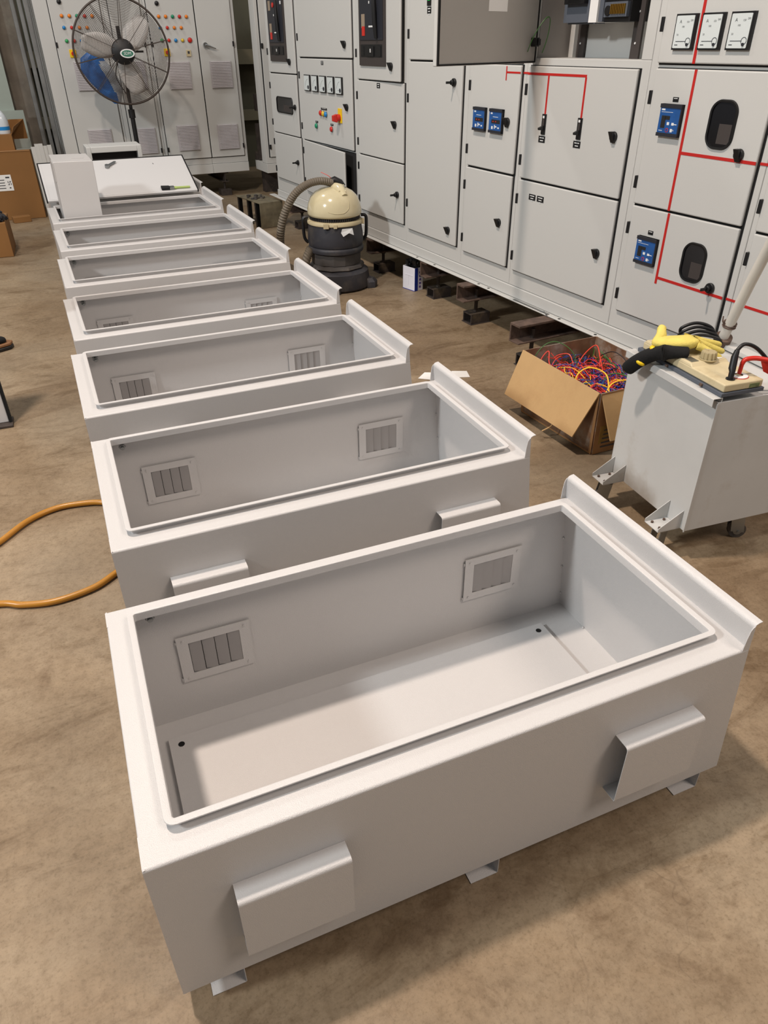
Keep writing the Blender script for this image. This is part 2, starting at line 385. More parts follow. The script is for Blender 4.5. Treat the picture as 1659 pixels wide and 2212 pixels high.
# tilted lid with a black gasket
r = empty('enclosure_lid', (.018, 5.575, .4535), .03, 'white enclosure lid with black gasket edge tilted on the far enclosures', 'lid', rx=R(21.5))
MB().box(0, 1.115, 0, .53, 0, .018).build('panel', M['paintw'], r, bevel=.003)
m = MB(); m.box(-.008, .0, .0, .538, 0, .02).box(1.115, 1.123, 0, .538, 0, .02).box(0, 1.115, .53, .538, 0, .02); m.build('gasket', M['gap'], r)
m = MB(); m.box(.012, 1.103, .012, .02, .018, .0195).box(1.09, 1.098, .02, .52, .018, .0195).box(.012, .02, .02, .52, .018, .0195); m.build('inner_fold', M['paintw'], r)
def lidp(x, y, z=.02):
    a = R(21.5); X, Y, Z = x, y*math.cos(a)-z*math.sin(a), y*math.sin(a)+z*math.cos(a); c, s = math.cos(.03), math.sin(.03)
    return (.018+X*c-Y*s, 5.575+X*s+Y*c, .4535+Z)
r = empty('cam_latch', lidp(.52, .43, .019), .03, 'small zinc cam latch on the white lid', 'latch', rx=R(21.5))
MB().cyl((-.02, -.02, 0), (-.02, -.02, .022), .017, 16).build('latch_barrel', M['steel'], r)
MB().prz([(-.02, -.03), (.05, .03), (.06, .045), (.045, .05), (-.03, -.01)], .008, .013).build('latch_arm', M['steel'], r)
MB().cyl((0,0,0), (0,.03,.0), .003, 6).build('set_screw', M['steel'], empty('small_screw', lidp(.86, .42, .022), .2, 'short zinc screw lying on the white lid near its top right', 'screw'))
r = empty('paint_brush', lidp(.84, .035, .02), .03, 'brush with black bristles and green handle on the lower edge of the white lid', 'brush', rx=R(21.5))
MB().prz([(0, -.012), (.062, -.018), (.07, .0), (.062, .022), (0, .028)], 0, .018).build('bristles', M['blkm'], r, bevel=.003)
MB().box(.062, .10, -.016, .02, .0, .016).build('ferrule', M['steel'], r, bevel=.003)
MB().prz([(.10, -.012), (.13, -.006), (.22, -.008), (.225, .002), (.22, .008), (.13, .01), (.10, .016)], .001, .013).build('handle', mat('pale_green_handle', rgb(170,190,110), .5), r, bevel=.003)

# small open frame box behind the lid
r = empty('open_sheet_metal_box', (.385, 6.15, .4525), .03, 'small white open-fronted metal box behind the tilted lid', 'metal box')
m = MB(); W_, D_, H_ = .43, .26, .30
m.box(0, .035, 0, D_, 0, H_).box(W_-.035, W_, 0, D_, 0, H_).box(.035, W_-.035, 0, D_, H_-.045, H_).box(.035, W_-.035, D_-.01, D_, 0, H_-.045).box(.035, W_-.035, 0, D_, 0, .008)
m.build('shell', M['paintc'], r, bevel=.004)
MB().box(.036, W_-.036, .10, .112, .008, H_-.046).build('inner_panel', M['charc'], r)

# folded sheet channels standing against the big carton
for i, (x, z, y) in enumerate(((-.02, .715, 6.86), (.012, .735, 6.87), (.045, .735, 6.88), (.078, .715, 6.9), (.112, .72, 6.9))):
    m = MB(); t = .003
    m.prz([(0,0), (.034,.012), (.034,.06), (.030,.06), (.030,.016), (.0,.004)], 0, z)
    o = m.build('folded_channel', M['paintc'], smooth=0)
    o.location = (x, y-.10, 0); o.rotation_euler = (R(-8), 0, .1)
    tag(o, ['leftmost pale folded metal channel leaning beside the big brown carton', 'second from the left of the pale folded channels leaning by the big carton', 'middle one of five pale folded channels leaning behind the tall narrow box', 'fourth from the left of the pale folded channels near the big carton', 'rightmost pale folded channel, its top peeking over the tall narrow box'][i], 'metal channel', 'folded channels leaning by the big carton')

# ------------------------------------------------------------------ switchgear line on the right
ANG = R(-84.974); P0 = Vector((2.141, 4.654, 0)); DV = Vector((math.cos(ANG), math.sin(ANG), 0)); NV = Vector((-math.sin(ANG), math.cos(ANG), 0))
FY = -.012   # door face plane (local y)
def knob(p, s, z, wing=True):
    m = MB()
    m.cyl((s, FY, z), (s, FY-.012, z), .02, 16)
    if wing: m.hexa([(s-.008, FY-.012, z-.024), (s+.012, FY-.012, z-.024), (s+.012, FY-.002, z-.024), (s-.008, FY-.002, z-.024),
                     (s-.008, FY-.034, z+.02), (s+.010, FY-.030, z+.02), (s+.012, FY-.010, z+.02), (s-.008, FY-.010, z+.02)])
    else: m.cyl((s, FY-.012, z), (s, FY-.026, z), .012, 12); m.box(s-.004, s+.004, FY-.056, FY-.024, z-.006, z+.006)
    return m.build('door_knob', M['blk'], p, bevel=.002)
def door(root, s0, s1, z0, z1, knobs=(), hinges=True, name='door', dx=0):
    e = MB()
    g = .0075
    d = MB().box(s0, s1, FY, .003, z0, z1).build(name, M['paintc'], root, bevel=.005, seg=3)
    MB().box(s0-.002, s1+g, .0010, .0034, z0-g*.8, z1+.003).build('door_gasket_shade', M['gap'], d, smooth=0)  # gasket black, widened right and below to paint in the door's shadow
    if hinges:
        h = z1-z0
        for f in ((.17, .80) if h > .5 or h > .42 else (.2, .8)):
            z = z0+h*f; MB().box(s0-.008, s0+.005, FY-.008, .0, z-.024, z+.024).build('hinge', M['blk'], d, bevel=.002)
    for s, z, w in knobs: knob(d, s, z, w)
    return d
def label(p, s, z, w=.05, h=.027, y=FY, lines=2):
    m = MB(); m.box(s-w/2, s+w/2, y-.0015, y, z-h/2, z+h/2); m.mi = 1
    for i in range(lines):
        zz = z+h*.22-i*h*.42; m.box(s-w*.33+i*w*.1, s+w*.33-i*w*.1, y-.0018, y-.0014, zz-h*.07, zz+h*.07)
    return m.build('name_plate', [M['blk'], M['white']], p, smooth=0)
def line(p, s0, s1, z0, z1, y=FY): return MB().box(s0, s1, y-.0012, y, z0, z1).build('mimic_line', M['redline'], p, smooth=0)
def meter(p, s0, s1, z0, z1, big=False):
    m = MB(); y = FY; w = s1-s0; h = z1-z0
    m.box(s0, s1, y-.010, y, z0, z1); m.mi = 1
    m.pry(rrect(s0+w*.06, s1-w*.10, z0+h*.05, z1-h*.05, w*.04), y-.0125, y-.0095); m.mi = 2
    cx, cz = s1-w*.24, z0+h*.24
    if big:
        m.box(s0+w*.18, cx-w*.09, y-.0135, y-.0125, cz-.0008, cz+.0008)
        m.lathe([(w*.10, -.0135), (w*.115, -.0137), (w*.115, -.0125)], (cx, y, cz), 20, 'y')
        f = lambda ox, oz: (lambda a, b: (ox+a, y-.0128, oz+b))
        m.text('A', .015, f(s0+w*.28, z1-h*.22))
        for t, ox, oz in (('50', .22, .42), ('100', .43, .64), ('150', .62, .77), ('200', .80, .81)): m.text(t, .0085, f(s0+w*ox, z0+h*oz))
        m.cyl((cx, y-.0125, cz-h*.09), (cx, y-.0165, cz-h*.09), w*.05, 10)
        m.box(s0+w*.15, s0+w*.3, y-.0130, y-.0125, z0+h*.13, z0+h*.15)
    else:
        m.add([(s0+w*.2, y-.0127, cz), (cx, y-.0127, cz-.001), (cx, y-.0127, cz+.001)], [(0,1,2)])
        m.cyl((cx, y-.0125, cz), (cx, y-.0145, cz), w*.12, 10)
        n = 8; pa = [(cx-w*.5*math.cos(R(a)), y-.0127, cz+h*.5*math.sin(R(a))) for a in range(10, 85, 12)]
        m.tube(pa, .0008, 4)
    return m.build('panel_meter', [M['blk'], M['meter'], M['navy']], p, smooth=20, fix=True)
def relay(p, s0, s1, z0, z1, kind=0):
    m = MB(); y = FY; w = s1-s0; h = z1-z0
    m.box(s0, s1, y-.012, y, z0, z1); m.box(s1-w*.035, s1, y-.016, y, z0, z1)
    m.box(s0, s1, y-.017, y, z0, z0+h*.11).box(s0, s1, y-.017, y, z1-h*.12, z1); m.mi = 1
    m.box(s0+w*.01, s1-w*.05, y-.014, y-.01, z0+h*.11, z1-h*.12); m.mi = 2; q = y-.0146
    B = lambda a, b, c, d, yy=q: m.box(s0+w*a, s0+w*b, yy, y-.0135, z0+h*c, z0+h*d)
    f = lambda ox, oz: (lambda a, b: (s0+w*ox+a, q-.0002, z0+h*oz+b))
    if kind:
        B(.13, .33, .26, .64); B(.30, .52, .52, .64); m.mi = 3
        B(.42, .53, .36, .45); B(.64, .75, .36, .44); B(.75, .88, .38, .405); B(.62, .72, .15, .25); m.text('A/M', .009, f(.72, .2)); B(.08, .25, .17, .185)
        B(.08, .24, .80, .85); B(.08, .62, .745, .757); m.mi = 4; m.lathe([(w*.07, 0), (w*.05, -.0004)], (s0+w*.47, q, z0+h*.20), 14, 'y')
    else:
        B(.2, .86, .40, .56); m.mi = 3; B(.12, .26, .78, .84); B(.22, .34, .16, .28); B(.44, .5, .18, .34); B(.52, .62, .24, .30); B(.7, .82, .2, .26); B(.3, .7, .66, .68); m.mi = 4; B(.3, .38, .46, .5, q-.0004); B(.5, .58, .46, .5, q-.0004)
    return m.build('protection_relay', [M['navy'], M['relay'], M['insided'], M['white'], M['red']], p, smooth=0)
def lamp(p, s, z, mt, r=.017, name='pilot_lamp'):
    m = MB(); m.cyl((s, FY, z), (s, FY-.006, z), r*1.05, 18); m.mi = 1; m.lathe([(r*.95, -.006), (r*.9, -.013), (r*.6, -.017), (.0001, -.018)], (s, FY, z), 18, 'y')
    return m.build(name, [M['steel'], mt], p, smooth=50)
def window(p, s0, s1, z0, z1, r):
    m = MB(); o = rrect(s0, s1, z0, z1, r, 8); i = rrect(s0+.009, s1-.009, z0+.009, z1-.009, max(.004, r-.009), 8); n = len(o)
    vs = [(a, FY-.001, b) for a, b in o]+[(a, FY-.007, b) for a, b in [(q[0]*.97+.03*(s0+s1)/2, q[1]*.97+.03*(z0+z1)/2) for q in o]]+[(a, FY-.006, b) for a, b in i]+[(a, FY-.0012, b) for a, b in i]
    m.add(vs, [(k*n+j, k*n+(j+1) % n, (k+1)*n+(j+1) % n, (k+1)*n+j) for k in range(3) for j in range(n)])
    f = m.build('window_frame', M['gltrim'], p, smooth=60)
    g = MB(); g.add([(a, FY-.0015, b) for a, b in i], [tuple(range(n))]); g.mi = 1
    g.box(s0+(s1-s0)*.42, s0+(s1-s0)*.88, FY-.0022, FY-.0016, z0+(z1-z0)*.12, z0+(z1-z0)*.52)
    return g.build('window_pane', [M['glassd'], M['charc']], p, smooth=0)
M['tan'] = mat('tan_label', rgb(150,134,116), .6)
def acb(p, s0, s1, z0, z1):
    m = MB(); w = s1-s0; h = z1-z0; y = FY
    m.box(s0, s1, y-.010, y, z0, z1); m.mi = 1
    S = lambda a, b, c, d, t=.003: m.box(s0+w*a, s0+w*b, y-.010-t, y-.0095, z0+h*c, z0+h*d)
    S(.06, .94, .30, .985, .004); m.mi = 2; S(.07, .91, .10, .25, .001); S(.10, .20, .12, .23, .003); S(.34, .6, .11, .23, .006); S(.78, .86, .11, .23, .004)
    m.tube([(s0+w*.74, y-.022, z0+h*.32), (s0+w*.72, y-.028, z0+h*.5), (s0+w*.71, y-.03, z0+h*.7), (s0+w*.69, y-.026, z0+h*.95)], [.012, .016, .014, .006], 8); m.mi = 3
    S(.13, .26, .80, .95, .006); S(.14, .27, .44, .6, .006); m.mi = 4; S(.16, .27, .35, .46, .007)
    m.cyl((s0+w*.43, y-.014, z0+h*.88), (s0+w*.43, y-.02, z0+h*.88), .017, 14); m.mi = 5
    S(.42, .68, .445, .465, .0055); S(.86, .92, .88, .93, .006); S(.43, .46, .71, .74, .006); S(.48, .5, .155, .2, .01); m.mi = 6; S(.58, .62, .71, .74, .006)
    return m.build('air_circuit_breaker', [M['charc'], M['navy'], M['blk'], M['tan'], M['red'], M['white'], M['yellowl']], p, bevel=.0015)
CZ0, CZ1, CD = .309, 2.15, .72
def cabinet(s0, s1, lab):
    root = empty('switchgear_cabinet', P0, ANG, lab, 'electrical cabinet', 'grey switchgear cabinets in a line')
    return root
def carcass(root, s0, s1, cav=None):
    m = MB()
    if cav is None: m.box(s0+.0008, s1-.0008, .0035, CD, CZ0, CZ1)
    else:
        a, b, z0, dp = cav
        m.box(s0+.0008, s1-.0008, .0035, CD, CZ0, z0).box(s0+.0008, a, .0035, CD, z0, CZ1).box(b, s1-.0008, .0035, CD, z0, CZ1).box(a, b, dp, CD, z0, CZ1).box(a, b, .0035, dp, 2.1, CZ1)
    o = m.build('carcass', M['paintc'], root, bevel=.003)
    return o
K, Y_ = True, False
# 1: far end, with the small smoked window
c = cabinet(0, 0, 'far end switchgear cabinet with a wide smoked window below its circuit breaker')
carcass(c, -1.705, -1.012)
d = door(c, -1.655, -1.06, 1.236, 2.1, [(-1.165, 1.317, K)]); acb(d, -1.575, -1.215, 1.317, 1.745)
d = door(c, -1.655, -1.06, .79, 1.228, [(-1.11, 1.003, Y_)]); window(d, -1.53, -1.16, .945, 1.067, .03)
door(c, -1.655, -1.045, .42, .783, [(-1.12, .595, Y_)])
# 2: meters and lamps
c = cabinet(0, 0, 'switchgear cabinet with a row of five small meters and a red and yellow isolator')
carcass(c, -1.012, 0.0, (-.96, -.035, .785, .5)) if False else carcass(c, -1.012, 0.0)
door(c, -.975, -.04, 1.352, 2.1, [(-.134, 1.432, K)])
d = door(c, -.98, -.045, .787, 1.343, [(-.125, 1.059, K)])
label(d, -.53, 1.318, .04, .024)
for a in (-.873, -.728, -.582, -.438, -.296): meter(d, a, a+.112, 1.131, 1.238)
lamp(d, -.589, .995, M['red'], .019); lamp(d, -.541, .993, M['yellowl'], .019); lamp(d, -.493, .991, M['blue'], .019); label(d, -.535, 1.024, .11, .014, lines=1)
lamp(d, -.682, .902, M['green'], .019, 'push_button'); label(d, -.682, .93, .05, .014, lines=1); lamp(d, -.399, .900, M['red'], .019, 'push_button'); label(d, -.399, .93, .05, .014, lines=1)
m = MB().box(-.278, -.214, FY-.006, FY, .951, 1.044); m.mi = 1; m.cyl((-.25, FY-.006, .985), (-.25, FY-.03, .985), .024, 16); m.hexa([(-.268, FY-.06, .965), (-.236, FY-.06, .965), (-.236, FY-.028, .955), (-.268, FY-.028, .955), (-.268, FY-.06, 1.0), (-.236, FY-.06, 1.0), (-.236, FY-.028, 1.01), (-.268, FY-.028, 1.01)])
m.build('isolator_switch', [M['yellow'], M['red']], d, bevel=.002)
MB().box(-.955, -.03, .0005, .0036, .40, .775).build('opening_shade_sheet', M['insided'], c, smooth=0)  # dark sheet on the solid carcass paints the shade behind the ajar door
d = door(c, -.98, -.06, .40, .78, [(-.17, .571, K)])
d.matrix_local = Matrix.Translation((-.98, 0, 0)) @ Matrix.Rotation(R(-4.2), 4, 'Z') @ Matrix.Translation((.98, 0, 0))
# 3: single tall circuit breaker column
c = cabinet(0, 0, 'switchgear cabinet right behind the vacuum, with one circuit breaker panel and two doors below')
carcass(c, 0.0, .71)
d = door(c, .045, .672, 1.236, 2.1, [(.56, 1.317, K)]); acb(d, .11, .487, 1.315, 1.775)
d.matrix_local = Matrix.Translation((.045, 0, 0)) @ Matrix.Rotation(R(-1.6), 4, 'Z') @ Matrix.Translation((-.045, 0, 0))
d = door(c, .045, .687, .785, 1.229, [(.582, 1.001, K)]); label(d, .356, 1.207, .045, .028)
door(c, .045, .687, .415, .778, [(.617, .591, Y_)])
# 4: the tall plain door
c = cabinet(0, 0, 'switchgear cabinet with one tall plain door under a green indicator')
carcass(c, .71, 1.382)
d = door(c, .75, 1.335, 1.354, 2.1); m = MB().box(.953, .994, FY-.004, FY, 1.608, 1.66); m.mi = 1; m.box(.962, .985, FY-.006, FY-.004, 1.632, 1.646); m.build('digital_indicator', [M['blk'], M['grn']], d, smooth=0); label(d, .974, 1.588, .042, .03, lines=3)
d = door(c, .75, 1.335, .402, 1.345, [(1.262, 1.254, Y_), (1.256, .483, K)])
# 5: two blue relays
c = cabinet(0, 0, 'narrow switchgear cabinet with two small blue relays side by side')
carcass(c, 1.382, 1.877)
door(c, 1.42, 1.84, 1.354, 2.1)
d = door(c, 1.42, 1.848, .862, 1.343, [(1.774, 1.098, K)]); relay(d, 1.477, 1.589, 1.041, 1.151); relay(d, 1.628, 1.742, 1.041, 1.151)
line(d, 1.730, 1.738, 1.278, 1.3385); line(d, 1.738, 1.847, 1.3085, 1.3165)
MB().box(1.85, 1.903, .0010, .0033, 1.3085, 1.3165).build('mimic_line', M['redline'], c, smooth=0)
door(c, 1.415, 1.845, .395, .852, [(1.764, .615, K)])
# 6: open upper compartment
c = cabinet(0, 0, 'switchgear cabinet with its upper door swung open onto a bare moulded breaker')
cc = carcass(c, 1.877, 2.668, (1.936, 2.61, 1.374, .36))
m = MB(); m.box(1.9365, 1.94, .01, .36, 1.374, 2.1); m.mi = 1; m.box(1.94, 2.609, .354, .3595, 1.3745, 2.1); m.box(2.046, 2.370, .205, .21, 1.3745, 2.1); m.build('compartment_lining', [M['inside'], M['paintc']], c, smooth=0)
for a in (1.965, 2.371): MB().box(a, a+.03, .17, .215, 1.3745, 2.1).build('mounting_rail', M['paintc'], c, bevel=.001)
for a, yy in ((1.996, .19), (2.42, .12)):
    m = MB().box(a, a+.05, yy, yy+.01, 1.3745, 2.1); m.mi = 1
    for z in (1.43, 1.54, 1.65): m.cyl((a+.024, yy, z), (a+.024, yy-.003, z), .004, 8)
    m.build('dark_angle', [M['charc'], M['white']], c, smooth=0)
m = MB(); m.box(2.036, 2.20, .06, .19, 1.508, 1.86); m.box(2.03, 2.05, .10, .16, 1.56, 1.60).box(2.026, 2.21, .095, .15, 1.503, 1.535); m.mi = 1; m.box(2.06, 2.19, .035, .06, 1.575, 1.86); m.box(2.09, 2.17, .02, .035, 1.60, 1.76); m.mi = 0
m.box(2.265, 2.29, .06, .19, 1.508, 1.86); m.mi = 2; m.box(2.214, 2.264, .05, .19, 1.506, 1.86); m.mi = 1; m.box(2.29, 2.445, .07, .19, 1.506, 1.86)
for k in range(4):
    z = 1.545+k*.07; m.mi = 0; m.box(2.30, 2.435, .055, .07, z-.022, z+.03); m.mi = 3
    for j in range(9): m.box(2.345+j*.0095, 2.350+j*.0095, .046, .058, z-.012, z+.022)
    m.mi = 1; m.cyl((2.325, .05, z), (2.325, .07, z), .018, 12)
m.build('moulded_case_breaker', [M['brkgrey'], M['blk'], M['paper'], M['brass']], c, smooth=0)
d = MB().box(0, .70, -.002, .018, 0, .745).build('door', M['paintc'], c, bevel=.004)
d.matrix_local = Matrix.Translation((1.918, -.006, 1.354)) @ Matrix.Rotation(R(-73), 4, 'Z')
m = MB(); m.box(.004, .696, .018, .022, .002, .008).box(.688, .697, .018, .024, .002, .743).box(.003, .008, .018, .022, .002, .743); m.build('gasket', M['gap'], d, smooth=0)
MB().box(.01, .686, .018, .0195, .010, .74).build('inner_face', M['doorin'], d, smooth=0)
MB().box(.245, .375, .0195, .0205, .195, .40).build('paper_label', M['paper'], d, smooth=0)
m = MB(); m.box(.022, .048, .02, .05, .065, .10).box(.026, .04, .05, .06, .07, .095); m.build('door_hinge', M['blk'], d, bevel=.002)
pa = [(.075, .025, .045), (.07, .04, .09), (.05, .06, .14), (.02, .075, .175), (-.015, .07, .17), (-.035, .055, .12), (-.03, .045, .07), (-.02, .04, .04)]
def smooth_path(P, n=6, closed=False):
    P = [Vector(p) for p in P]; out = []; m = len(P); rng = range(m) if closed else range(m-1)
    for i in rng:
        a, b, c2, d2 = (P[(i-1) % m] if closed or i else P[i]), P[i], P[(i+1) % m], (P[(i+2) % m] if closed or i+2 < m else P[i+1])
        for k in range(n):
            t = k/n; out.append(.5*((2*b)+(-a+c2)*t+(2*a-5*b+4*c2-d2)*t*t+(-a+3*b-3*c2+d2)*t**3))
    if not closed: out.append(P[-1])
    return out
MB().tube(smooth_path(pa), .0022, 6).build('earth_wire', M['wG'], d)
d = door(c, 1.908, 2.617, .857, 1.343, [(2.541, 1.096, K)])
line(d, 1.908, 2.322, 1.3065, 1.3165); line(d, 2.059, 2.070, 1.151, 1.3065); line(d, 2.313, 2.324, 1.151, 1.3065)
for s in (2.064, 2.317):
    m = MB(); m.box(s-.014, s+.014, FY-.005, FY, 1.065, 1.151); m.mi = 1; m.box(s-.006, s+.006, FY-.007, FY-.004, 1.075, 1.145); m.mi = 0; m.hexa([(s-.006, FY-.03, 1.085), (s+.006, FY-.03, 1.085), (s+.007, FY-.004, 1.083), (s-.007, FY-.004, 1.083), (s-.006, FY-.032, 1.094), (s+.006, FY-.032, 1.094), (s+.007, FY-.004, 1.104), (s-.007, FY-.004, 1.104)])
    m.mi = 2; m.box(s-.006, s+.006, FY-.0075, FY-.0068, 1.134, 1.144); m.build('toggle_switch', [M['blk'], M['charc'], M['white']], d, smooth=0)
    label(d, s-.006, 1.044, .048, .028)
d = door(c, 1.908, 2.617, .395, .848, [(2.541, .613, K)]); label(d, 2.029, .780, .052, .027, lines=3); label(d, 2.094, .780, .052, .027, lines=3)
# 7: ammeters, relays and oval windows
c = cabinet(0, 0, 'switchgear cabinet with three square ammeters and two tall oval windows')
carcass(c, 2.668, 3.296)
d = door(c, 2.712, 3.262, 1.366, 2.1); 
for a in (2.781, 2.903, 3.028): meter(d, a, a+.099, 1.409, 1.521, True)
line(d, 2.887, 2.900, 1.366, 2.1)
d = door(c, 2.712, 3.262, .857, 1.348, [(3.186, 1.091, K)]); relay(d, 2.786, 2.894, 1.121, 1.233, 1); window(d, 3.019, 3.142, 1.097, 1.26, .045); label(d, 2.842, 1.248, .028, .016, lines=1)
line(d, 2.907, 2.919, .857, 1.348); line(d, 2.919, 3.262, 1.064, 1.075)
d = door(c, 2.712, 3.262, .395, .848, [(3.199, .615, Y_)]); relay(d, 2.785, 2.896, .630, .740, 1); window(d, 3.03, 3.15, .611, .765, .045); label(d, 2.841, .758, .028, .016, lines=1)
line(d, 2.913, 2.925, .565, .848); line(d, 2.925, 3.262, .585, .596)
m = MB().box(3.265, 3.318, .0012, .0032, 1.065, 1.074).box(3.265, 3.318, .0012, .0032, .584, .593); m.build('mimic_line', M['redline'], c, smooth=0)
# 8: cut by the picture edge
c = cabinet(0, 0, 'switchgear cabinet at the right edge of the picture, behind the slanting pipe')
carcass(c, 3.296, 3.98)
door(c, 3.326, 3.93, 1.366, 2.1)
d = door(c, 3.326, 3.93, .853, 1.348); line(d, 3.326, 3.93, 1.065, 1.074)
d = door(c, 3.326, 3.93, .395, .844); line(d, 3.326, 3.93, .582, .592)
# common base rail
r = empty('base_rail', P0, ANG, 'long pale steel base rail running under the whole switchgear line', 'steel rail')
m = MB(); m.box(-1.71, 3.99, -.004, .70, .25, .3075); m.box(-1.86, 3.99, -.034, .02, .2405, .248)
m.build('rail', M['paintc'], r, bevel=.003)
m = MB()
for s in (.9, 1.12, 1.62, 1.72, 2.35, 2.62, 2.9): m.cyl((s, -.018, .2481), (s, -.018, .2487), .008, 10)
m.build('bolt_hole', M['gap'], r, smooth=0)
r = empty('metal_strip', P0 + DV*2.03 + NV*-.02, ANG, 'short slotted metal strip with screws lying on the base rail', 'metal strip')
MB().box(-.06, .24, -.01, .004, .2482, .2515).build('strip', M['steel'], r, bevel=.0005)
m = MB()
for k in range(2): m.cyl((.18+k*.045, -.012, .2535), (.205+k*.045, -.004-.02*k, .2535), .0035, 8)
m.build('screw', M['steel'], r)

# jacks that carry the line: a beam end, a screw post and a channel foot
def jack(s, out, lab, L=.9, rot=0):
    r = empty('levelling_jack', P0 + DV*s + NV*(-out), ANG+rot, lab, 'jack', 'levelling jacks under the cabinets')
    m = MB(); m.box(-.04, .04, 0, L, .228, .2395).box(-.04, .04, 0, L, .142, .150).box(-.04, -.030, 0, L, .149, .229)
    m.build('beam', M['rust'], r, bevel=.0015)
    m = MB(); m.cyl((0, .12, .075), (0, .12, .2), .011, 12); m.cyl((0, .12, .13), (0, .12, .1415), .02, 6); m.cyl((0, .12, .0645), (0, .12, .076), .016, 6)
    m.build('screw_post', M['rustd'], r)
    m = MB(); m.box(-.045, .045, .06, .195, .056, .064).box(-.045, -.037, .06, .195, .004, .057).box(.037, .045, .06, .195, .004, .057).box(-.052, .052, .055, .20, 0, .004)
    m.build('channel_foot', M['rustd'], r, bevel=.001)
    return r
jack(1.56, .105, 'rusty levelling jack standing free between the white bag and the cardboard carton')
jack(1.0, .03, 'rusty levelling jack directly behind the small white and blue bag')
jack(.25, .05, 'rusty levelling jack beside the right hand side of the vacuum cleaner')
jack(2.29, .25, 'rusty levelling jack whose beam pokes out behind the cardboard carton')
jack(-1.45, .0, 'rusty levelling jack behind the dusty steel step, under the far end of the line')
jack(3.2, .0, 'rusty levelling jack hidden low behind the welding trolley') if False else None

# ------------------------------------------------------------------ control cabinets across the far end
FA = R(4.0138); F0 = Vector((1.483, 8.059, 0)); ZF = .021
FY = -.012
def fcab(s0, s1, lab, doors, extra):
    r = empty('control_cabinet', F0, FA, lab, 'electrical cabinet', 'grey control cabinets across the far end')
    MB().box(s0+.001, s1-.001, .0035, .6, .335, 2.15).build('carcass', M['paintc'], r, bevel=.003)
    MB().box(s0+.001, s1-.001, -.004, .6, .2415, .333).build('plinth', M['paintc'], r, bevel=.002)
    for a, b, side in doors:
        d = MB().box(a, b, FY, .003, .40, 2.1).build('door', M['paintc'], r, bevel=.004)
        MB().box(a-.006, b+.006, .001, .0034, .394, 2.104).build('door_gasket_shade', M['gap'], d, smooth=0)
        for z in (.50, 1.44): 
            x = a-.004 if side < 0 else b-.012
            MB().box(x, x+.016, FY-.008, 0, z-.022, z+.022).build('hinge', M['blk'], d, bevel=.002)
        extra(d, a, b)
    return r
def vent(p, s, z, w=.225, h=.24):
    m = MB(); m.box(s-w/2, s+w/2, FY-.012, FY, z-h/2, z+h/2)
    m.mi = 1; n = 17
    for k in range(n):
        zz = z-h*.46+k*h*.92/(n-1); m.hexa([(s-w*.46, FY-.0165, zz-.001), (s+w*.46, FY-.0165, zz-.001), (s+w*.46, FY-.0115, zz+.003), (s-w*.46, FY-.0115, zz+.003), (s-w*.46, FY-.0165, zz+.001), (s+w*.46, FY-.0165, zz+.001), (s+w*.46, FY-.0115, zz+.007), (s-w*.46, FY-.0115, zz+.007)])
    return m.build('vent_grille', [M['ventb'], M['ventw']], p, smooth=0)
M['ventw'] = mat('vent_grille_grey', rgb(188,183,185), .6); M['ventb'] = mat('vent_grille_back', rgb(181,176,178), .7)
def lampset(d, x0, skip=()):
    for k, c_ in enumerate(('orange', 'orange', 'green', 'red', 'orange')): lamp(d, x0+k*.068, 1.668, M[c_], .016)
    for k, c_ in enumerate(('blue', 'red', 'orange', 'orange')): lamp(d, x0+k*.069, 1.577, M[c_], .015, 'push_button')
    for k, c_ in enumerate(('greenl', 'red', 'blue', 'yellowl')): lamp(d, x0+k*.068, 1.472, M[c_], .016, 'push_button')
    lamp(d, x0+.278, 1.473, M['red'], .023, 'push_button')
    m = MB().box(x0+.003, x0+.062, FY-.008, FY, 1.338, 1.404); m.mi = 1; m.cyl((x0+.034, FY-.008, 1.371), (x0+.034, FY-.03, 1.371), .017, 14).box(x0+.028, x0+.04, FY-.045, FY-.03, 1.355, 1.388)
    m.build('isolator_switch', [M['yellow'], M['red']], d, bevel=.0015)
def ex1(d, a, b): lampset(d, -.996); vent(d, -.865, 1.182); vent(d, -.865, .604); lamp(d, -.994, 1.776, M['blk'], .02, 'cam_lock')
def ex2(d, a, b): vent(d, -.40, 1.182, .18); vent(d, -.40, .595, .18)
def ex3(d, a, b):
    lampset(d, -.101); vent(d, .028, 1.17); vent(d, .028, .602); lamp(d, -.101, 1.773, M['blk'], .02, 'cam_lock')
    m = MB().box(.125, .17, FY-.01, FY, 1.335, 1.39); m.mi = 1; m.box(.137, .158, FY-.012, FY-.009, 1.358, 1.38); m.build('key_switch', [M['cream'], M['dkgrey']], d, smooth=0)
def ex4(d, a, b):
    vent(d, .463, 1.17); vent(d, .463, .592)
    m = MB(); m.cyl((.325, FY, 1.432), (.325, FY-.03, 1.432), .022, 14); m.tube([(.325, FY-.025, 1.432), (.37, FY-.03, 1.418), (.43, FY-.025, 1.398)], [.012, .009, .005], 8)
    m.build('lever_handle', M['chrome'], d, smooth=50)
fcab(-1.225, -.61, 'far control cabinet at the left end with lamps above two vents', [(-1.095, -.64, -1)], ex1)
fcab(-.61, -.235, 'narrow far control cabinet directly behind the fan post', [(-.562, -.268, 1)], ex2)
fcab(-.235, .257, 'far control cabinet whose coloured lamps show right of the fan guard', [(-.205, .2525, -1)], ex3)
fcab(.257, .667, 'far control cabinet with a chrome lever handle and no lamps', [(.263, .628, 1)], ex4)
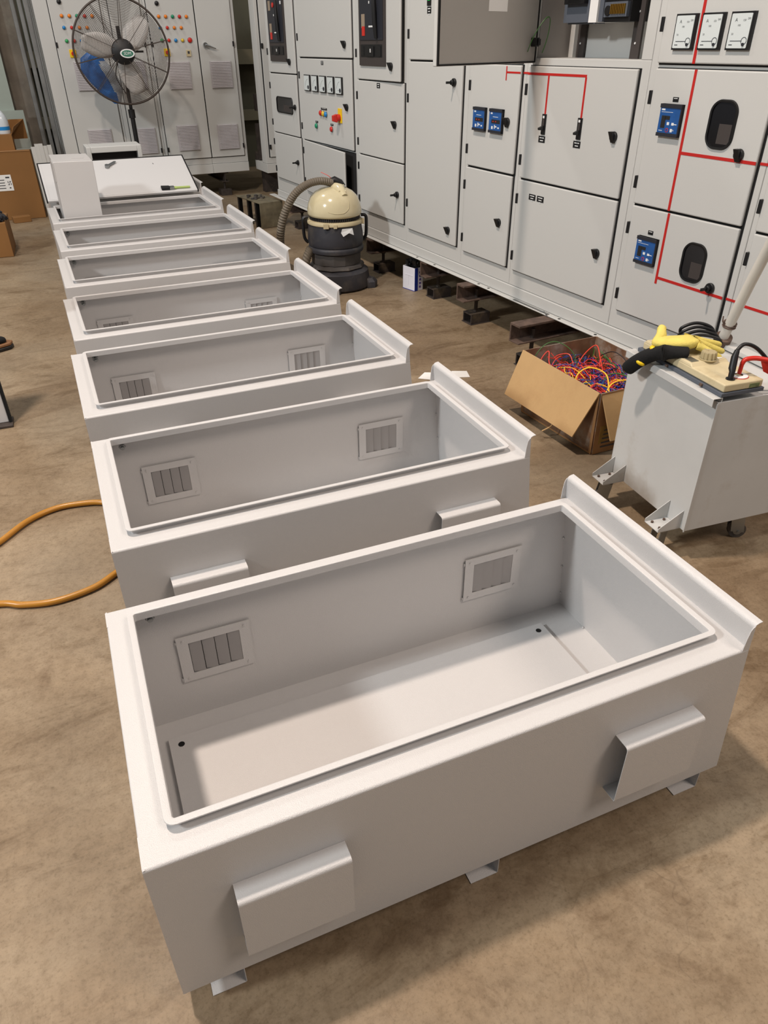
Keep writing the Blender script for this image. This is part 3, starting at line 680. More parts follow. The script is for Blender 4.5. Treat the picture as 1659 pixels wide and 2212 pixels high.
# side frame standing at its left end, uprights of an open rack
r = empty('open_rack', F0, FA, 'bare grey rack uprights standing at the left end of the far cabinets', 'rack')
m = MB()
for a, y in ((-1.30, .02), (-1.345, .10), (-1.40, .22)): m.box(a, a+.035, y, y+.035, 0, 2.2)
m.build('upright', M['steel'], r, bevel=.002)
MB().box(-1.40, -1.27, .03, .24, 2.2, 2.23).build('crossbar', M['steel'], r)
def fjack(s, y, lab):
    r = empty('levelling_jack', F0+Vector((math.cos(FA), math.sin(FA), 0))*s, FA, lab, 'jack', 'levelling jacks under the cabinets')
    MB().box(-.04, .04, y, y+.6, .228, .2405).box(-.04, .04, y, y+.6, .142, .150).box(-.006, .006, y, y+.6, .15, .228).build('beam', M['rustd'], r)
    MB().cyl((0, y+.06, .064), (0, y+.06, .142), .011, 10).build('screw_post', M['rustd'], r)
    MB().box(-.06, .06, y, y+.12, 0, .064).build('channel_foot', M['rustd'], r, bevel=.002)
fjack(.385, .02, 'levelling jack under the right end of the far control cabinets'); fjack(-.9, .02, 'levelling jack under the left end of the far control cabinets')

# cabinet between the two lines
r = empty('control_cabinet', (2.281, 7.812, 0), R(4), 'open-sided grey cabinet standing in the corner between the far cabinets and the long line', 'electrical cabinet')
m = MB(); m.box(0, .62, 0, .045, .335, 2.15).box(0, .045, .045, .15, .335, 2.15).box(.6, .64, .045, .5, .335, 2.15).box(0, .62, .045, .5, 2.1, 2.15); m.build('frame', M['paintc'], r, bevel=.003)
MB().box(0, .62, -.005, .40, .2415, .333).build('plinth', M['paintc'], r, bevel=.002)
d = MB().box(.045, .58, -.014, -.001, .40, 2.1).build('door', M['paintc'], r, bevel=.003); MB().box(.034, .59, -.0005, .0, .394, 2.1).build('door_gasket_shade', M['gap'], d, smooth=0)
for z in (.5, 1.42): MB().box(.044, .06, -.024, -.01, z-.022, z+.022).build('hinge', M['blk'], d)
m = MB().box(.0, .5, .36, .39, .335, .42).box(.02, .25, .3, .36, .34, .7).box(.05, .2, .32, .42, .82, .98); m.build('inner_gear', M['rustd'], r)
MB().box(.06, .3, .3, .4, .0, .241).build('support_block', M['rustd'], r)
# socket on the back wall
r = empty('wall_socket', (2.55, 10.19, 1.28), 0, 'small grey socket with a dangling lead on the wall behind the corner cabinet', 'socket')
MB().box(-.06, .06, -.05, 0, -.06, .06).build('box', M['dkgrey'], r, bevel=.004)
MB().tube(smooth_path([(0,-.05,-.03),(.03,-.07,-.16),(.0,-.06,-.26),(-.05,-.03,-.2)]), .006, 6).build('lead', M['blk'], r)

# ------------------------------------------------------------------ pedestal fan
FX, FYY, FZ, FR = .905, 7.28, 1.386, .407
r = empty('pedestal_fan', (FX, FYY, 0), 0, 'large black pedestal fan with a round wire guard before the far cabinets', 'fan')
def guard(y0, bulge, name):
    m = MB()
    for k in range(26):
        rr = .10+(FR-.115)*k/25; y = y0 - bulge*math.cos(min(1, rr/FR)*math.pi/2)
        m.tube([(rr*math.cos(2*math.pi*j/48), y, rr*math.sin(2*math.pi*j/48)) for j in range(48)], .0013, 4, closed=True)
    for j in range(10):
        a = R(36*j+12)
        m.tube([(rr*math.cos(a), y0 - bulge*math.cos(min(1, rr/FR)*math.pi/2), rr*math.sin(a)) for rr in (.08, .16, .24, .32, FR)], .0026, 5)
    return m
g = guard(-.09, .045, 'f').build('front_guard', M['fanwire'], r, smooth=60); g.location = (0,0,FZ)
g = guard(.03, -.045, 'b').build('rear_guard', M['fanwire'], r, smooth=60); g.location = (0,0,FZ)
m = MB(); m.tube([(FR*math.cos(2*math.pi*j/64), -.03, FR*math.sin(2*math.pi*j/64)) for j in range(64)], .009, 8, closed=True)
g = m.build('rim_ring', M['fanwire'], r, smooth=60); g.location = (0,0,FZ)
for k in range(3):
    m = MB(); n = 7; vs = []
    for i in range(n+1):
        rr = .06+(.34-.06)*i/n; w = .035+.085*math.sin(math.pi*min(1, i/n*.8+.1))
        for j in range(5):
            t = (j/4-.5); a = t*w*1.7/rr+.12*i/n; vs.append((rr*math.cos(a), .02*t*2-.02, rr*math.sin(a)))
    fs = [(i*5+j, i*5+j+1, i*5+j+6, i*5+j+5) for i in range(n) for j in range(4)]
    m.add(vs, fs); b = m.build('blade', M['fanblade'], r, smooth=80, fix=False); b.location = (0,0,FZ); b.rotation_euler = (0, R(120*k+200), 0)
    so = b.modifiers.new('t', 'SOLIDIFY'); so.thickness = .0016
m = MB(); m.lathe([(.0001, -.145), (.05, -.142), (.095, -.125), (.10, -.11), (.098, -.10), (.0001, -.098)], (0,0,FZ), 40, 'y'); m.build('centre_cap', M['blk'], r)
m = MB(); m.lathe([(.05, -.03), (.055, 0), (.09, .05), (.095, .16), (.07, .21), (.0001, .215)], (0,0,FZ), 32, 'y'); m.box(-.015, .015, -.01, .03, FZ, FZ+.19).box(-.19, .19, .0, .03, FZ-.008, FZ+.008); m.build('motor', M['blk'], r, smooth=40)
m = MB(); m.add([(.062*math.cos(2*math.pi*k/40)+.03, -.150, FZ-.012+.034*math.sin(2*math.pi*k/40)) for k in range(40)]+[(.062*math.cos(2*math.pi*k/40)+.03, -.132, FZ-.012+.034*math.sin(2*math.pi*k/40)) for k in range(40)], [tuple(range(40)), tuple(range(40,80))]+[(k, (k+1) % 40, 40+(k+1) % 40, 40+k) for k in range(40)])
m.mi = 1; m.add([(.05*math.cos(2*math.pi*k/40)+.03, -.1506, FZ-.012+.025*math.sin(2*math.pi*k/40)) for k in range(40)], [tuple(range(40))]); m.mi = 0
m.text('SDM', .032, lambda a, b: (.03+a, -.1511, FZ-.012+b)); m.build('badge', [M['white'], M['fanlogo']], r, smooth=0)
m = MB(); m.cyl((0, .07, .03), (0, .07, .9), .021, 16).cyl((0, .07, .88), (0, .07, 1.30), .016, 14).cyl((0, .07, .86), (0, .07, .93), .03, 14).box(-.028, .028, .04, .12, 1.26, 1.33); m.build('post', M['blk'], r)
MB().lathe([(.0001, .05), (.03, .05), (.05, .035), (.24, .018), (.25, .008), (.25, 0), (.0001, 0)], (0, .07, 0), 40).build('base', M['blk'], r)
m = MB(); m.tube(smooth_path([(-.02, .2, FZ-.05), (-.07, .2, FZ-.2), (.0, .14, FZ-.36), (.0, .11, .9), (.012, .10, .5), (.0, .12, .1)]), .005, 6); m.build('power_lead', M['blk'], r, smooth=60)

# polythene bag hung behind the fan
def crumple(poly, y, dep, seed, nx=14, nz=20):
    """a bulging crumpled sheet bag between left/right outline functions"""
    random.seed(seed); m = MB(); vs = []
    for side in (-1, 1):
        for i in range(nz+1):
            t = i/nz; z = poly[0][2]+(poly[1][2]-poly[0][2])*t; xa = poly[0][0](t); xb = poly[0][1](t)
            for j in range(nx+1):
                u = j/nx; edge = math.sin(math.pi*u)*math.sin(math.pi*min(1, t*.97+.015))
                vs.append((xa+(xb-xa)*u, y+side*dep*max(edge, 0)**.6+random.uniform(-.006,.006)*(edge > .02), z))
    n = (nx+1)*(nz+1)
    for sd in (0, 1):
        for i in range(nz):
            for j in range(nx): a = sd*n+i*(nx+1)+j; m.f.append((a, a+1, a+nx+2, a+nx+1)); m.m.append(0 if (xmid_(i/nz, j/nx)) else 1)
    m.v = vs; return m
def xmid_(t, u): return u < (.95 if t < .25 else .62+.04*math.sin(t*9))
la = lambda t: .66-.13*math.sin(min(1, t*1.15)*math.pi)*1.0-.02 if t < .9 else .66
def pw(T, V):
    def f(t):
        for i in range(len(T)-1):
            if t <= T[i+1]: return V[i]+(V[i+1]-V[i])*(t-T[i])/(T[i+1]-T[i])
        return V[-1]
    return f
m = crumple([(pw((0,.2,.4,.6,.8,1), (.70,.56,.545,.60,.68,.79)), pw((0,.2,.4,.6,.8,1), (.735,.76,.83,.875,.88,.85)), 1.43), (0, 0, .965)], 7.62, .035, 3)
o = m.build('plastic_bag', [M['polyblue'], M['polywh']], smooth=80); tag(o, 'crumpled blue and milky plastic bag hanging behind the fan guard', 'bag')

# ------------------------------------------------------------------ wet vacuum cleaner
VX, VY = 1.79, 4.20
r = empty('wet_vacuum', (VX, VY, 0), R(-12), 'old wet vacuum cleaner with a cream dome and dark drum', 'vacuum cleaner')
m = MB(); m.lathe([(.0001, .578), (.045, .577), (.08, .566), (.115, .545), (.143, .513), (.158, .475), (.166, .435), (.167, .408), (.163, .396), (.150, .39)], (0,0,0), 48)
m.hexa([(.02, -.09, .52), (.06, -.09, .50), (.06, -.02, .57), (.02, -.02, .58), (.018, -.105, .565), (.062, -.105, .56), (.06, -.02, .595), (.02, -.02, .597)])
m.tube([(.0, 0, .575), (.03, -.06, .567), (.05, -.11, .53)], [.03, .036, .02], 14)
m.build('dome', M['vaccream'], r, smooth=60)
def dp(az, z):
    P = [(.03,.577),(.08,.566),(.115,.545),(.143,.513),(.158,.475),(.166,.435),(.167,.40)]
    for (r0,z0),(r1,z1) in zip(P, P[1:]):
        if z1 <= z <= z0: rr = r0+(r1-r0)*(z0-z)/(z0-z1); break
    return ((rr+.0005)*math.cos(R(az)), (rr+.0005)*math.sin(R(az)), z)
m = MB(); m.tube(smooth_path([dp(-62,.55), dp(-62,.50), dp(-66,.455), dp(-78,.43), dp(-96,.428), dp(-110,.44)], 6), .0016, 6)
m.build('dome_groove', M['vaccream'], r, smooth=60)
MB().lathe([(.150, .40), (.154, .375), (.150, .366)], (0,0,0), 48).build('vent_ring', M['blk'], r, smooth=30)
m = MB()
for k in range(72): a = 2*math.pi*k/72; m.box(0,0,0,0,0,0) if False else m.cyl((.155*math.cos(a), .155*math.sin(a), .370), (.157*math.cos(a), .157*math.sin(a), .394), .002, 4)
m.build('vent_fins', M['charc'], r, smooth=0)
MB().lathe([(.150, .37), (.168, .366), (.172, .356), (.171, .345), (.163, .340)], (0,0,0), 48).box(.15, .177, -.055, -.03, .335, .368).box(-.09, -.06, -.168, -.15, .337, .366).box(-.03, -.01, -.175, -.155, .337, .36).build('collar', M['cream'], r, smooth=40)
MB().lathe([(.150, .344), (.163, .342), (.172, .28), (.174, .225), (.168, .20), (.150, .197)], (0,0,0), 48).build('drum', M['vacblk'], r, smooth=50)
MB().lathe([(.150, .20), (.170, .196), (.176, .186), (.172, .172), (.150, .168)], (0,0,0), 48).build('bumper_ring', M['vacblk'], r, smooth=60)
MB().lathe([(.150, .172), (.158, .165), (.156, .125), (.150, .12)], (0,0,0), 14).build('lower_drum', M['vacbrn'], r, smooth=25)
MB().lathe([(.145, .125), (.172, .118), (.180, .10), (.168, .088), (.150, .085)], (0,0,0), 10).build('facet_ring', M['vacbrn'], r, smooth=15)
MB().lathe([(.13, .095), (.178, .088), (.202, .075), (.208, .045), (.212, .012), (.205, .004), (.0001, .004)], (0,0,0), 40).build('base', M['vacblk'], r, smooth=50)
for a in (-20, 75, 165, 255):
    m = MB(); c_, s_ = math.cos(R(a)), math.sin(R(a)); cx, cy = .205*c_, .205*s_
    poly = [(-.045,-.03), (.01,-.05), (.05,-.03), (.055,.02), (.01,.05), (-.045,.035)]; top = [(p[0]*.7-.005, p[1]*.7) for p in poly]
    tr = lambda p, z: (cx+p[0]*c_-p[1]*s_, cy+p[0]*s_+p[1]*c_, z)
    n = 6; m.add([tr(p, .0) for p in poly]+[tr(p, .04) for p in poly]+[tr(p, .064) for p in top], [tuple(range(6))[::-1], tuple(range(12,18))]+[(k*6+i, k*6+(i+1) % 6, k*6+6+(i+1) % 6, k*6+6+i) for k in range(2) for i in range(6)])
    m.tube([tr((.012*math.cos(t)+.0, .012*math.sin(t)), .066) for t in [2*math.pi*q/12 for q in range(12)]], .003, 5, closed=True)
    m.build('caster_housing', M['vacblk'], r, bevel=.003)
for sg in (-1, 1):
    m = MB(); m.tube(smooth_path([(sg*.165, 0, .383), (sg*.192, 0, .378), (sg*.198, 0, .34), (sg*.194, 0, .25), (sg*.172, 0, .215)]), .011, 6); m.build('side_latch', M['blk'], r, smooth=40)
MB().add([(.02, -.178, .335), (.085, -.164, .335), (.092, -.168, .29), (.062, -.176, .306), (.025, -.184, .285), (.012, -.181, .31)], [(0,1,2,3,4,5)]).build('torn_label', M['white'], r, smooth=0)
hp = smooth_path([(-.01, -.01, .60), (-.08, -.03, .618), (-.16, -.03, .60), (-.235, -.03, .545), (-.29, -.02, .455), (-.33, 0, .34), (-.345, .03, .22), (-.33, .06, .12), (-.28, .05, .07), (-.22, -.02, .06), (-.20, -.06, .14), (-.165, -.05, .19)], 14)
m = MB(); m.tube(hp, [.0245+.002*(1 if k % 2 else -1) for k in range(len(hp))], 14); m.build('hose', M['hosegr'], r, smooth=30)
m = MB(); m.tube([(-.02, -.0, .60), (.01, 0, .615), (.04, -.01, .60), (.06, -.02, .578)], [.026, .026, .022, .014], 12); m.build('hose_cuff', M['blk'], r, smooth=50)
MB().tube(smooth_path([(-.01, 0, .625), (-.03, .0, .645), (-.07, .02, .665)]), .002, 5).build('red_string', M['wR'], r)

def remap(z, A=(0,.085,.12,.168,.20,.34,.39,.58,.8), B=(0,.13,.16,.24,.285,.42,.47,.65,.86)):
    if z <= 0: return z
    for i in range(len(A)-1):
        if z <= A[i+1]: return B[i]+(B[i+1]-B[i])*(z-A[i])/(A[i+1]-A[i])
    return z+.06
for o in [k for k in bpy.data.objects if k.parent == r]:
    for v in o.data.vertices: v.co = (v.co.x*1.09, v.co.y*1.09, remap(v.co.z) if o.name.split('.')[0] != 'caster_housing' else v.co.z)

# ------------------------------------------------------------------ dusty steel step
r = empty('steel_step', (1.77, 6.22, 0), R(12), 'low dusty steel step box with slotted black legs', 'step')
m = MB(); m.box(0, .235, 0, .006, .0, .215).box(0, .235, 0, .50, .212, .222).box(.229, .235, 0, .5, 0, .213); m.build('shell', M['rustd2'] if 'rustd2' in M else mat('dusty_olive_steel', rgb(112,104,84), .7, noise=.3, nscale=14, dirt=rgb(66,58,48), dscale=8), r, bevel=.004)
for y in (.08, .24, .44):
    m = MB(); m.box(0, .035, y, y+.03, 0, .212); m.mi = 1
    for k in range(5): m.box(-.001, .001, y+.01, y+.02, .03+k*.036, .045+k*.036)
    m.build('slotted_leg', [M['blk'], M['charc']], r, smooth=0)
m = MB()
random.seed(5)
for k in range(16): m.ball((.04+random.random()*.14, .18+random.random()*.2, .224+random.random()*.012), .012+random.random()*.01, 6, .5)
o = m.build('rubble', M['vacbrn'], smooth=60); o.location = (1.77, 6.22, 0); o.rotation_euler = (0,0,R(12)); tag(o, 'small heap of dark debris on top of the dusty steel step', 'debris', kind='stuff')

# ------------------------------------------------------------------ white and blue bag with black gland nuts
r = empty('paper_bag', (2.239, 3.898, 0), R(-74), 'small white and blue bag full of black plastic parts under the line', 'bag')
w0, d0, hb = .125, .075, .155
m = MB(); m.box(-w0/2, w0/2, -d0/2, -d0/2+.002, 0, hb).box(-w0/2, w0/2, d0/2-.002, d0/2, 0, hb).box(-w0/2, -w0/2+.002, -d0/2, d0/2, 0, hb).box(w0/2-.002, w0/2, -d0/2, d0/2, 0, hb).box(-w0/2, w0/2, -d0/2, d0/2, 0, .003); m.build('bag_body', M['bagwhite'], r, bevel=.001)
m = MB(); m.box(w0/2, w0/2+.0007, -d0/2, -d0/2+.028, .001, hb); m.mi = 1
for k in range(5): m.box(w0/2, w0/2+.0007, .002, .018, .02+k*.024, .034+k*.024)
m.mi = 0; m.box(-w0/2, w0/2, -d0/2-.0007, -d0/2, .0, .004); m.build('bag_print', [M['bagblue'], M['purple']], r, smooth=0)
m = MB(); m.box(-w0*.3, w0*.35, -d0/2-.0012, -d0/2-.0002, .098, .104).box(-.004, .0, -d0/2-.0012, -d0/2-.0002, .035, .10); m.build('fold', M['bagwhite'], r)
for i in range(9):
    random.seed(20+i); x, y = -.045+.0112*i, random.uniform(-.02, .02)
    m = MB(); m.box(-.018, .018, -.018, .018, -.015, .015); m.cyl((0,-.0185,0), (0,-.032,0), .010, 10)
    o = m.build('plastic_fitting', M['blk'], bevel=.002); c_, s_ = math.cos(R(-74)), math.sin(R(-74))
    o.location = (2.239+x*c_-y*s_, 3.898+x*s_+y*c_, .160+.018*(i % 3)-.2*abs(x)+.004); o.rotation_euler = (random.random()*2, random.random()*2, random.random()*3)
    tag(o, 'black plastic fitting heaped in the small white and blue bag', 'fitting', 'black fittings in the bag')
o = MB().cyl((0,0,0), (.01,.004,.03), .007, 8).cyl((.01,.004,.03), (.012,.005,.045), .004, 8).build('brass_fitting', M['brass']); o.location = (2.245, 3.89, .195); tag(o, 'small brass fitting on top of the black parts in the bag', 'fitting')
for i, (P, l) in enumerate(((((1.592,2.431),(1.657,2.49),(1.748,2.442),(1.661,2.374)), 'white paper sheet lying flat on the floor right behind the second enclosure'), (((1.775,2.363),(1.793,2.45),(1.866,2.418),(1.843,2.34)), 'smaller white paper piece on the floor nearer the cardboard carton'))):
    o = MB().prism(list(P), lambda p: (p[0], p[1], .001), lambda p: (p[0], p[1], .0018)).build('paper_sheet', M['paper'], smooth=0); tag(o, l, 'paper', 'papers on the floor')

# ------------------------------------------------------------------ cardboard carton of wire offcuts
bA, bB, bC, bD = [Vector(p) for p in ((1.908,1.412,.003), (1.868,1.885,.003), (2.235,1.90,.003), (2.25,1.425,.003))]
tA, tB, tC, tD = [Vector(p) for p in ((1.881,1.384,.29), (1.860,1.90,.292), (2.257,1.919,.292), (2.272,1.40,.288))]
r = empty('cardboard_carton', (0,0,0), 0, 'open cardboard carton with hanging flaps, full of coloured wire offcuts', 'carton')
def wall(a, b, c_, d_, t):
    n = (b-a).cross(d_-a).normalized()*t; m = MB(); m.hexa([a, b, c_, d_, a+n, b+n, c_+n, d_+n]) if False else m.add([a, b, c_, d_, a+n, b+n, c_+n, d_+n], [(0,1,2,3), (7,6,5,4), (0,4,5,1), (1,5,6,2), (2,6,7,3), (3,7,4,0)]); return m
for a, b, ta, tb in ((bA,bB,tA,tB), (bB,bC,tB,tC), (bC,bD,tC,tD), (bD,bA,tD,tA)):
    m = wall(a, b, tb, ta, -.005); m.mi = 0
    n = (b-a).cross(ta-a).normalized()*-.0056
    m.mi = 1; m.add([a+n, b+n, tb+n, ta+n], [(0,1,2,3)])
    m.build('side_wall', [M['cardwrap'], M['cardin']], r, smooth=0)
wall(bA, bB, bC, bD, .004).build('bottom', M['cardin'], r, smooth=0)
m = MB(); f0, f1, f2, f3 = Vector((1.878,1.384,.291)), Vector((1.857,1.903,.293)), Vector((1.795,1.925,.085)), Vector((1.82,1.437,.088))
m = wall(f0, f1, f2, f3, .005)
m.build('long_flap', M['card'], r, smooth=0)
m = MB()
for t in (.16, .31, .50, .74, .88): 
    a, b = f0.lerp(f1, t), f3.lerp(f2, t); n = Vector((-.0013,0,.0005)); m.tube([a+n, b+n], .0016, 6)
m.build('flap_crease', M['card'], r)
m = wall(Vector((1.884,1.381,.289)), Vector((2.272,1.397,.288)), Vector((2.272,1.345,.09)), Vector((1.932,1.339,.092)), .005); m.build('short_flap', M['card'], r, smooth=0)
m = wall(Vector((1.928,1.4068,.02)), Vector((2.10,1.414,.02)), Vector((2.10,1.402,.135)), Vector((1.918,1.3945,.135)), .001); m.mi = 1
for k in range(5): m.box(1.94, 2.05, 1.4025-.0015*k, 1.4035-.0015*k, .03+k*.02, .036+k*.02)
m.build('printed_side', [M['cardprint'], M['charc']], r, smooth=0)
MB().tube(smooth_path([(1.862,1.62,.10), (1.835,1.60,.075), (1.825,1.60,.06), (1.80,1.62,.035)]), .003, 6).build('torn_strip', M['card'], r)

rnd = random.Random(11)
def inbox(u, v, z):
    k = z/.29; lo = (bA.lerp(bD, u)).lerp(bB.lerp(bC, u), v); hi = (tA.lerp(tD, u)).lerp(tB.lerp(tC, u), v)
    p = lo.lerp(hi, k); return Vector((p.x, p.y, z))
groups = MB(); keys = ['wR']*11+['wB']*6+['wP']*3+['wY']*1+['wG']*1+['wK']*4+['wM']*3+['wC']*1
mats_ = ['wR','wB','wP','wY','wG','wK','wM','wC']
for k in range(330):
    ky = rnd.choice(keys); groups.mi = mats_.index(ky)
    u, v = rnd.uniform(.1,.9), rnd.uniform(.08,.92); pts = []
    a = rnd.uniform(0, 6.28); z = rnd.uniform(.155, .215); st = rnd.uniform(.03,.07)
    for q in range(rnd.randint(5,9)):
        pts.append(inbox(min(.965,max(.035,u)), min(.965,max(.035,v)), z+rnd.uniform(-.02,.03)))
        a += rnd.uniform(-.9,.9); u += math.cos(a)*st*2; v += math.sin(a)*st*2; z = min(.235, max(.15, z+rnd.uniform(-.015,.015)))
    groups.tube(smooth_path(pts, 4), rnd.choice((.0014,.0018,.0018,.0022)), 5)
for k in range(26):   # blue stub bundle on the right
    groups.mi = 1; u, v = .55+rnd.random()*.35, .12+rnd.random()*.3; p = inbox(u, v, .225); q = p+Vector((rnd.uniform(-.04,.08), rnd.uniform(-.03,.04), rnd.uniform(-.004,.01))); q = Vector((min(q.x,2.23),max(q.y,1.42),q.z)); groups.tube([p, q], .0024, 5)
o = groups.build('wire_offcuts', [M[k] for k in mats_], smooth=60, fix=False); tag(o, 'tangle of red, blue and purple wire offcuts filling the carton', 'wire', kind='stuff')
m = MB(); m.add([inbox(.03,.03,.15), inbox(.97,.03,.15), inbox(.97,.97,.15), inbox(.03,.97,.15)], [(0,1,2,3)])
m.add([inbox(.03,.03,.005), inbox(.97,.03,.005), inbox(.97,.97,.005), inbox(.03,.97,.005)], [(3,2,1,0)]); m.f += [(0,1,5,4),(1,2,6,5),(2,3,7,6),(3,0,4,7)]; m.m += [0]*4
o = m.build('wire_heap', M['wK'], smooth=0); tag(o, 'dark lower mass of cut wires inside the carton', 'wire', kind='stuff')
for key, rad, pts, lab in (
 ('wG', .0018, [(1.90,1.87,.20),(1.89,1.86,.27),(1.93,1.85,.325),(1.98,1.83,.335),(2.03,1.79,.30),(2.05,1.75,.23)], 'dark green wire arching over the far left corner of the carton'),
 ('wK', .002, [(2.20,1.80,.25),(2.22,1.74,.285),(2.23,1.66,.265),(2.20,1.58,.21)], 'thin black wire looping up beside the right wall of the carton'),
 ('wR', .0024, [(2.05,1.78,.20),(2.12,1.82,.255),(2.20,1.84,.285),(2.17,1.76,.25),(2.12,1.66,.21)], 'red wire standing up to a knot near the back right corner of the carton'),
 ('wR', .0024, [(1.905,1.84,.23),(1.92,1.85,.265),(1.945,1.84,.295),(1.93,1.80,.25),(1.94,1.72,.24),(1.95,1.64,.23)], 'kinked red wire sticking up at the far left end of the carton'),
 ('wY', .0032, [(1.93,1.60,.20),(1.95,1.63,.26),(2.01,1.63,.285),(2.06,1.58,.265),(2.04,1.52,.21)], 'yellow wire bent in a hoop in the middle of the carton'),
 ('wY', .0032, [(1.99,1.49,.21),(2.04,1.51,.255),(2.11,1.50,.262),(2.18,1.46,.245),(2.23,1.44,.22)], 'long yellow wire running along the near right side of the carton'),
 ('wG', .003, [(2.04,1.57,.22),(2.09,1.60,.25),(2.15,1.58,.25),(2.19,1.53,.22)], 'thick green wire hoop lying on the blue wire stubs'),
 ('wP', .0022, [(1.93,1.78,.215),(1.98,1.78,.25),(2.03,1.73,.245),(2.06,1.68,.21)], 'light purple wire arc near the long flap of the carton'),
 ('wY', .0028, [(1.99,1.44,.23),(2.05,1.455,.245),(2.12,1.44,.24),(2.16,1.425,.225)], 'short yellow wire at the nearest edge of the carton')):
    o = MB().tube(smooth_path(pts, 8), rad, 7).build('loose_wire', M[key], smooth=60); tag(o, lab, 'wire', 'loose wires in the carton')

# ------------------------------------------------------------------ welding trolley
TR = R(-4.15)
r = empty('welding_trolley', (1.729, .706, 0), TR, 'grey sheet steel trolley on casters carrying a cream welding machine', 'trolley')
m = MB(); m.box(0, .345, 0, .003, .11, .562).box(0, .345, .421, .424, .11, .562).box(0, .003, .003, .421, .11, .562).box(.342, .345, .003, .421, .11, .562).box(.003, .342, .003, .421, .11, .114).box(.003,.342,.003,.421,.553,.556); m.build('body', M['cart'], r, bevel=.001)
MB().box(-.003, .0005, -.0015, .0015, .108, .558).build('corner_fold', M['cart'], r)
m = MB(); m.sheet([(-.0205, .552), (-.0205, .574), (-.019, .5758), (.012, .5758), (.012, .562)], 'y', 0.0, .424, .0016, -1); m.build('near_rim', M['cart'], r, smooth=30)
m = MB(); m.sheet([(.365, .552), (.365, .574), (.363, .5758), (.315, .5758), (.315, .562)], 'y', .0, .424, .0016, 1); m.build('far_rim', M['cart'], r, smooth=30)
for yy in (.02, .335):
    m = MB(); a0, a1 = -.085, -.001; w_ = .07
    m.box(a0, a1, yy, yy+w_, .110, .113)
    m.prism([(a1, .111), (a0, .111), (a0, .124), (a1, .178)], lambda p: (p[0], yy, p[1]), lambda p: (p[0], yy+.0025, p[1]))
    m.prism([(a1, .111), (a0, .111), (a0, .124), (a1, .178)], lambda p: (p[0], yy+w_, p[1]), lambda p: (p[0], yy+w_-.0025, p[1]))
    b = m.build('caster_bracket', M['cart'], r, bevel=.0006)
    m = MB()
    for x, y in ((-.068, .016), (-.068, .054), (-.022, .016), (-.022, .054)): m.cyl((x, yy+y, .113), (x, yy+y, .119), .0045, 6)
    m.build('bolt', M['rust'], b)
def caster(x, y, a):
    c_, s_ = math.cos(a), math.sin(a); T = lambda px, py, pz: (x+px*c_-py*s_, y+px*s_+py*c_, pz)
    m = MB(); m.cyl(T(0,0,.098), T(0,0,.1095), .026, 16)
    for sg in (-1, 1): m.hexa([T(-.012,sg*.014,.03), T(.034,sg*.014,.025), T(.034,sg*.0165,.025), T(-.012,sg*.0165,.03), T(-.022,sg*.014,.1), T(.022,sg*.014,.1), T(.022,sg*.0165,.1), T(-.022,sg*.0165,.1)])
    m.mi = 1; m.cyl(T(.014,-.011,.029), T(.014,.011,.029), .0288, 24); m.mi = 0; m.cyl(T(.014,-.0125,.029), T(.014,.0125,.029), .016, 16); m.cyl(T(.014,-.02,.029), T(.014,.02,.029), .005, 8)
    m.build('caster', [M['steel'], M['vacbrn']], r, smooth=40)
caster(-.045, .055, R(200)); caster(-.045, .37, R(150)); caster(.26, .05, R(-20)); caster(.26, .37, R(10))
# push handle
m = MB(); m.cyl((.322, .375, .5758), (.318, .365, .60), .028, 18); m.build('handle_collar', M['rust'], r)
m = MB(); m.tube([(.320, .375, .578), (.292, .29, .80), (.262, .19, 1.05), (.262, .19, 1.06)], .0165, 16); m.build('handle_pipe', M['pipe'], r, smooth=50)
m = MB()
for k in range(3): m.tube([(.314+.02*math.cos(t)+.001*k, .352+.02*math.sin(t), .64+.006*k+.004*math.sin(t)) for t in [2*math.pi*q/16 for q in range(16)]], .0028, 5, closed=True)
m.tube([(.294,.352,.645),(.285,.355,.66),(.288,.36,.675)], .0022, 5); m.build('wire_tie', M['rust'], r, smooth=60)
# machine
r2 = empty('welding_machine', (1.729, .706, .5775), TR, 'cream welding machine with a round ribbed knob and cable plugs on the trolley', 'welding machine')
MB().box(.004, .155, .0, .40, 0, .0115).build('base_plate', M['brkgrey'], r2, bevel=.001)
m = MB(); m.box(.010, .148, .003, .385, .0125, .036); m.build('housing', M['cream'], r2, bevel=.004, seg=3)
m = MB(); m.hexa([(.010,.145,.034), (.148,.145,.034), (.148,.385,.034), (.010,.385,.034), (.014,.158,.044), (.144,.158,.044), (.144,.375,.044), (.014,.375,.044)]); m.build('raised_cover', M['cream'], r2, bevel=.003, seg=3)
m = MB(); n = 40
prof = [(.024, .0), (.024, .004)]; m.lathe([(.0001, 0), (.026, 0), (.027, .003), (.024, .004)], (.085, .17, .044), 32)
vs = []
for z, sc in ((.047, 1), (.066, .97), (.069, .9)):
    for k in range(48): a = 2*math.pi*k/48; rr = (.0225+.0015*(1 if k % 4 < 2 else -1))*sc; vs.append((.085+rr*math.cos(a), .17+rr*math.sin(a), z))
m.add(vs, [(i*48+k, i*48+(k+1) % 48, (i+1)*48+(k+1) % 48, (i+1)*48+k) for i in range(2) for k in range(48)]+[tuple(range(96,144))]); m.box(.083, .087, .175, .192, .069, .0705)
m.build('ribbed_knob', M['creamd'], r2, smooth=30)
m = MB(); m.box(.022, .048, .165, .20, .044, .0455); m.mi = 1; m.box(.024, .044, .207, .227, .044, .0452).box(.118, .135, .163, .175, .044, .0455); m.build('display_plate', [M['steel'], M['white']], r2, smooth=0)
for x, y in ((.118, .20), (.135, .24), (.05, .27), (.10, .30)): MB().lathe([(.008, 0), (.008, .008), (.0001, .009)], (x, y, .044), 16).build('small_knob', M['creamd'], r2)
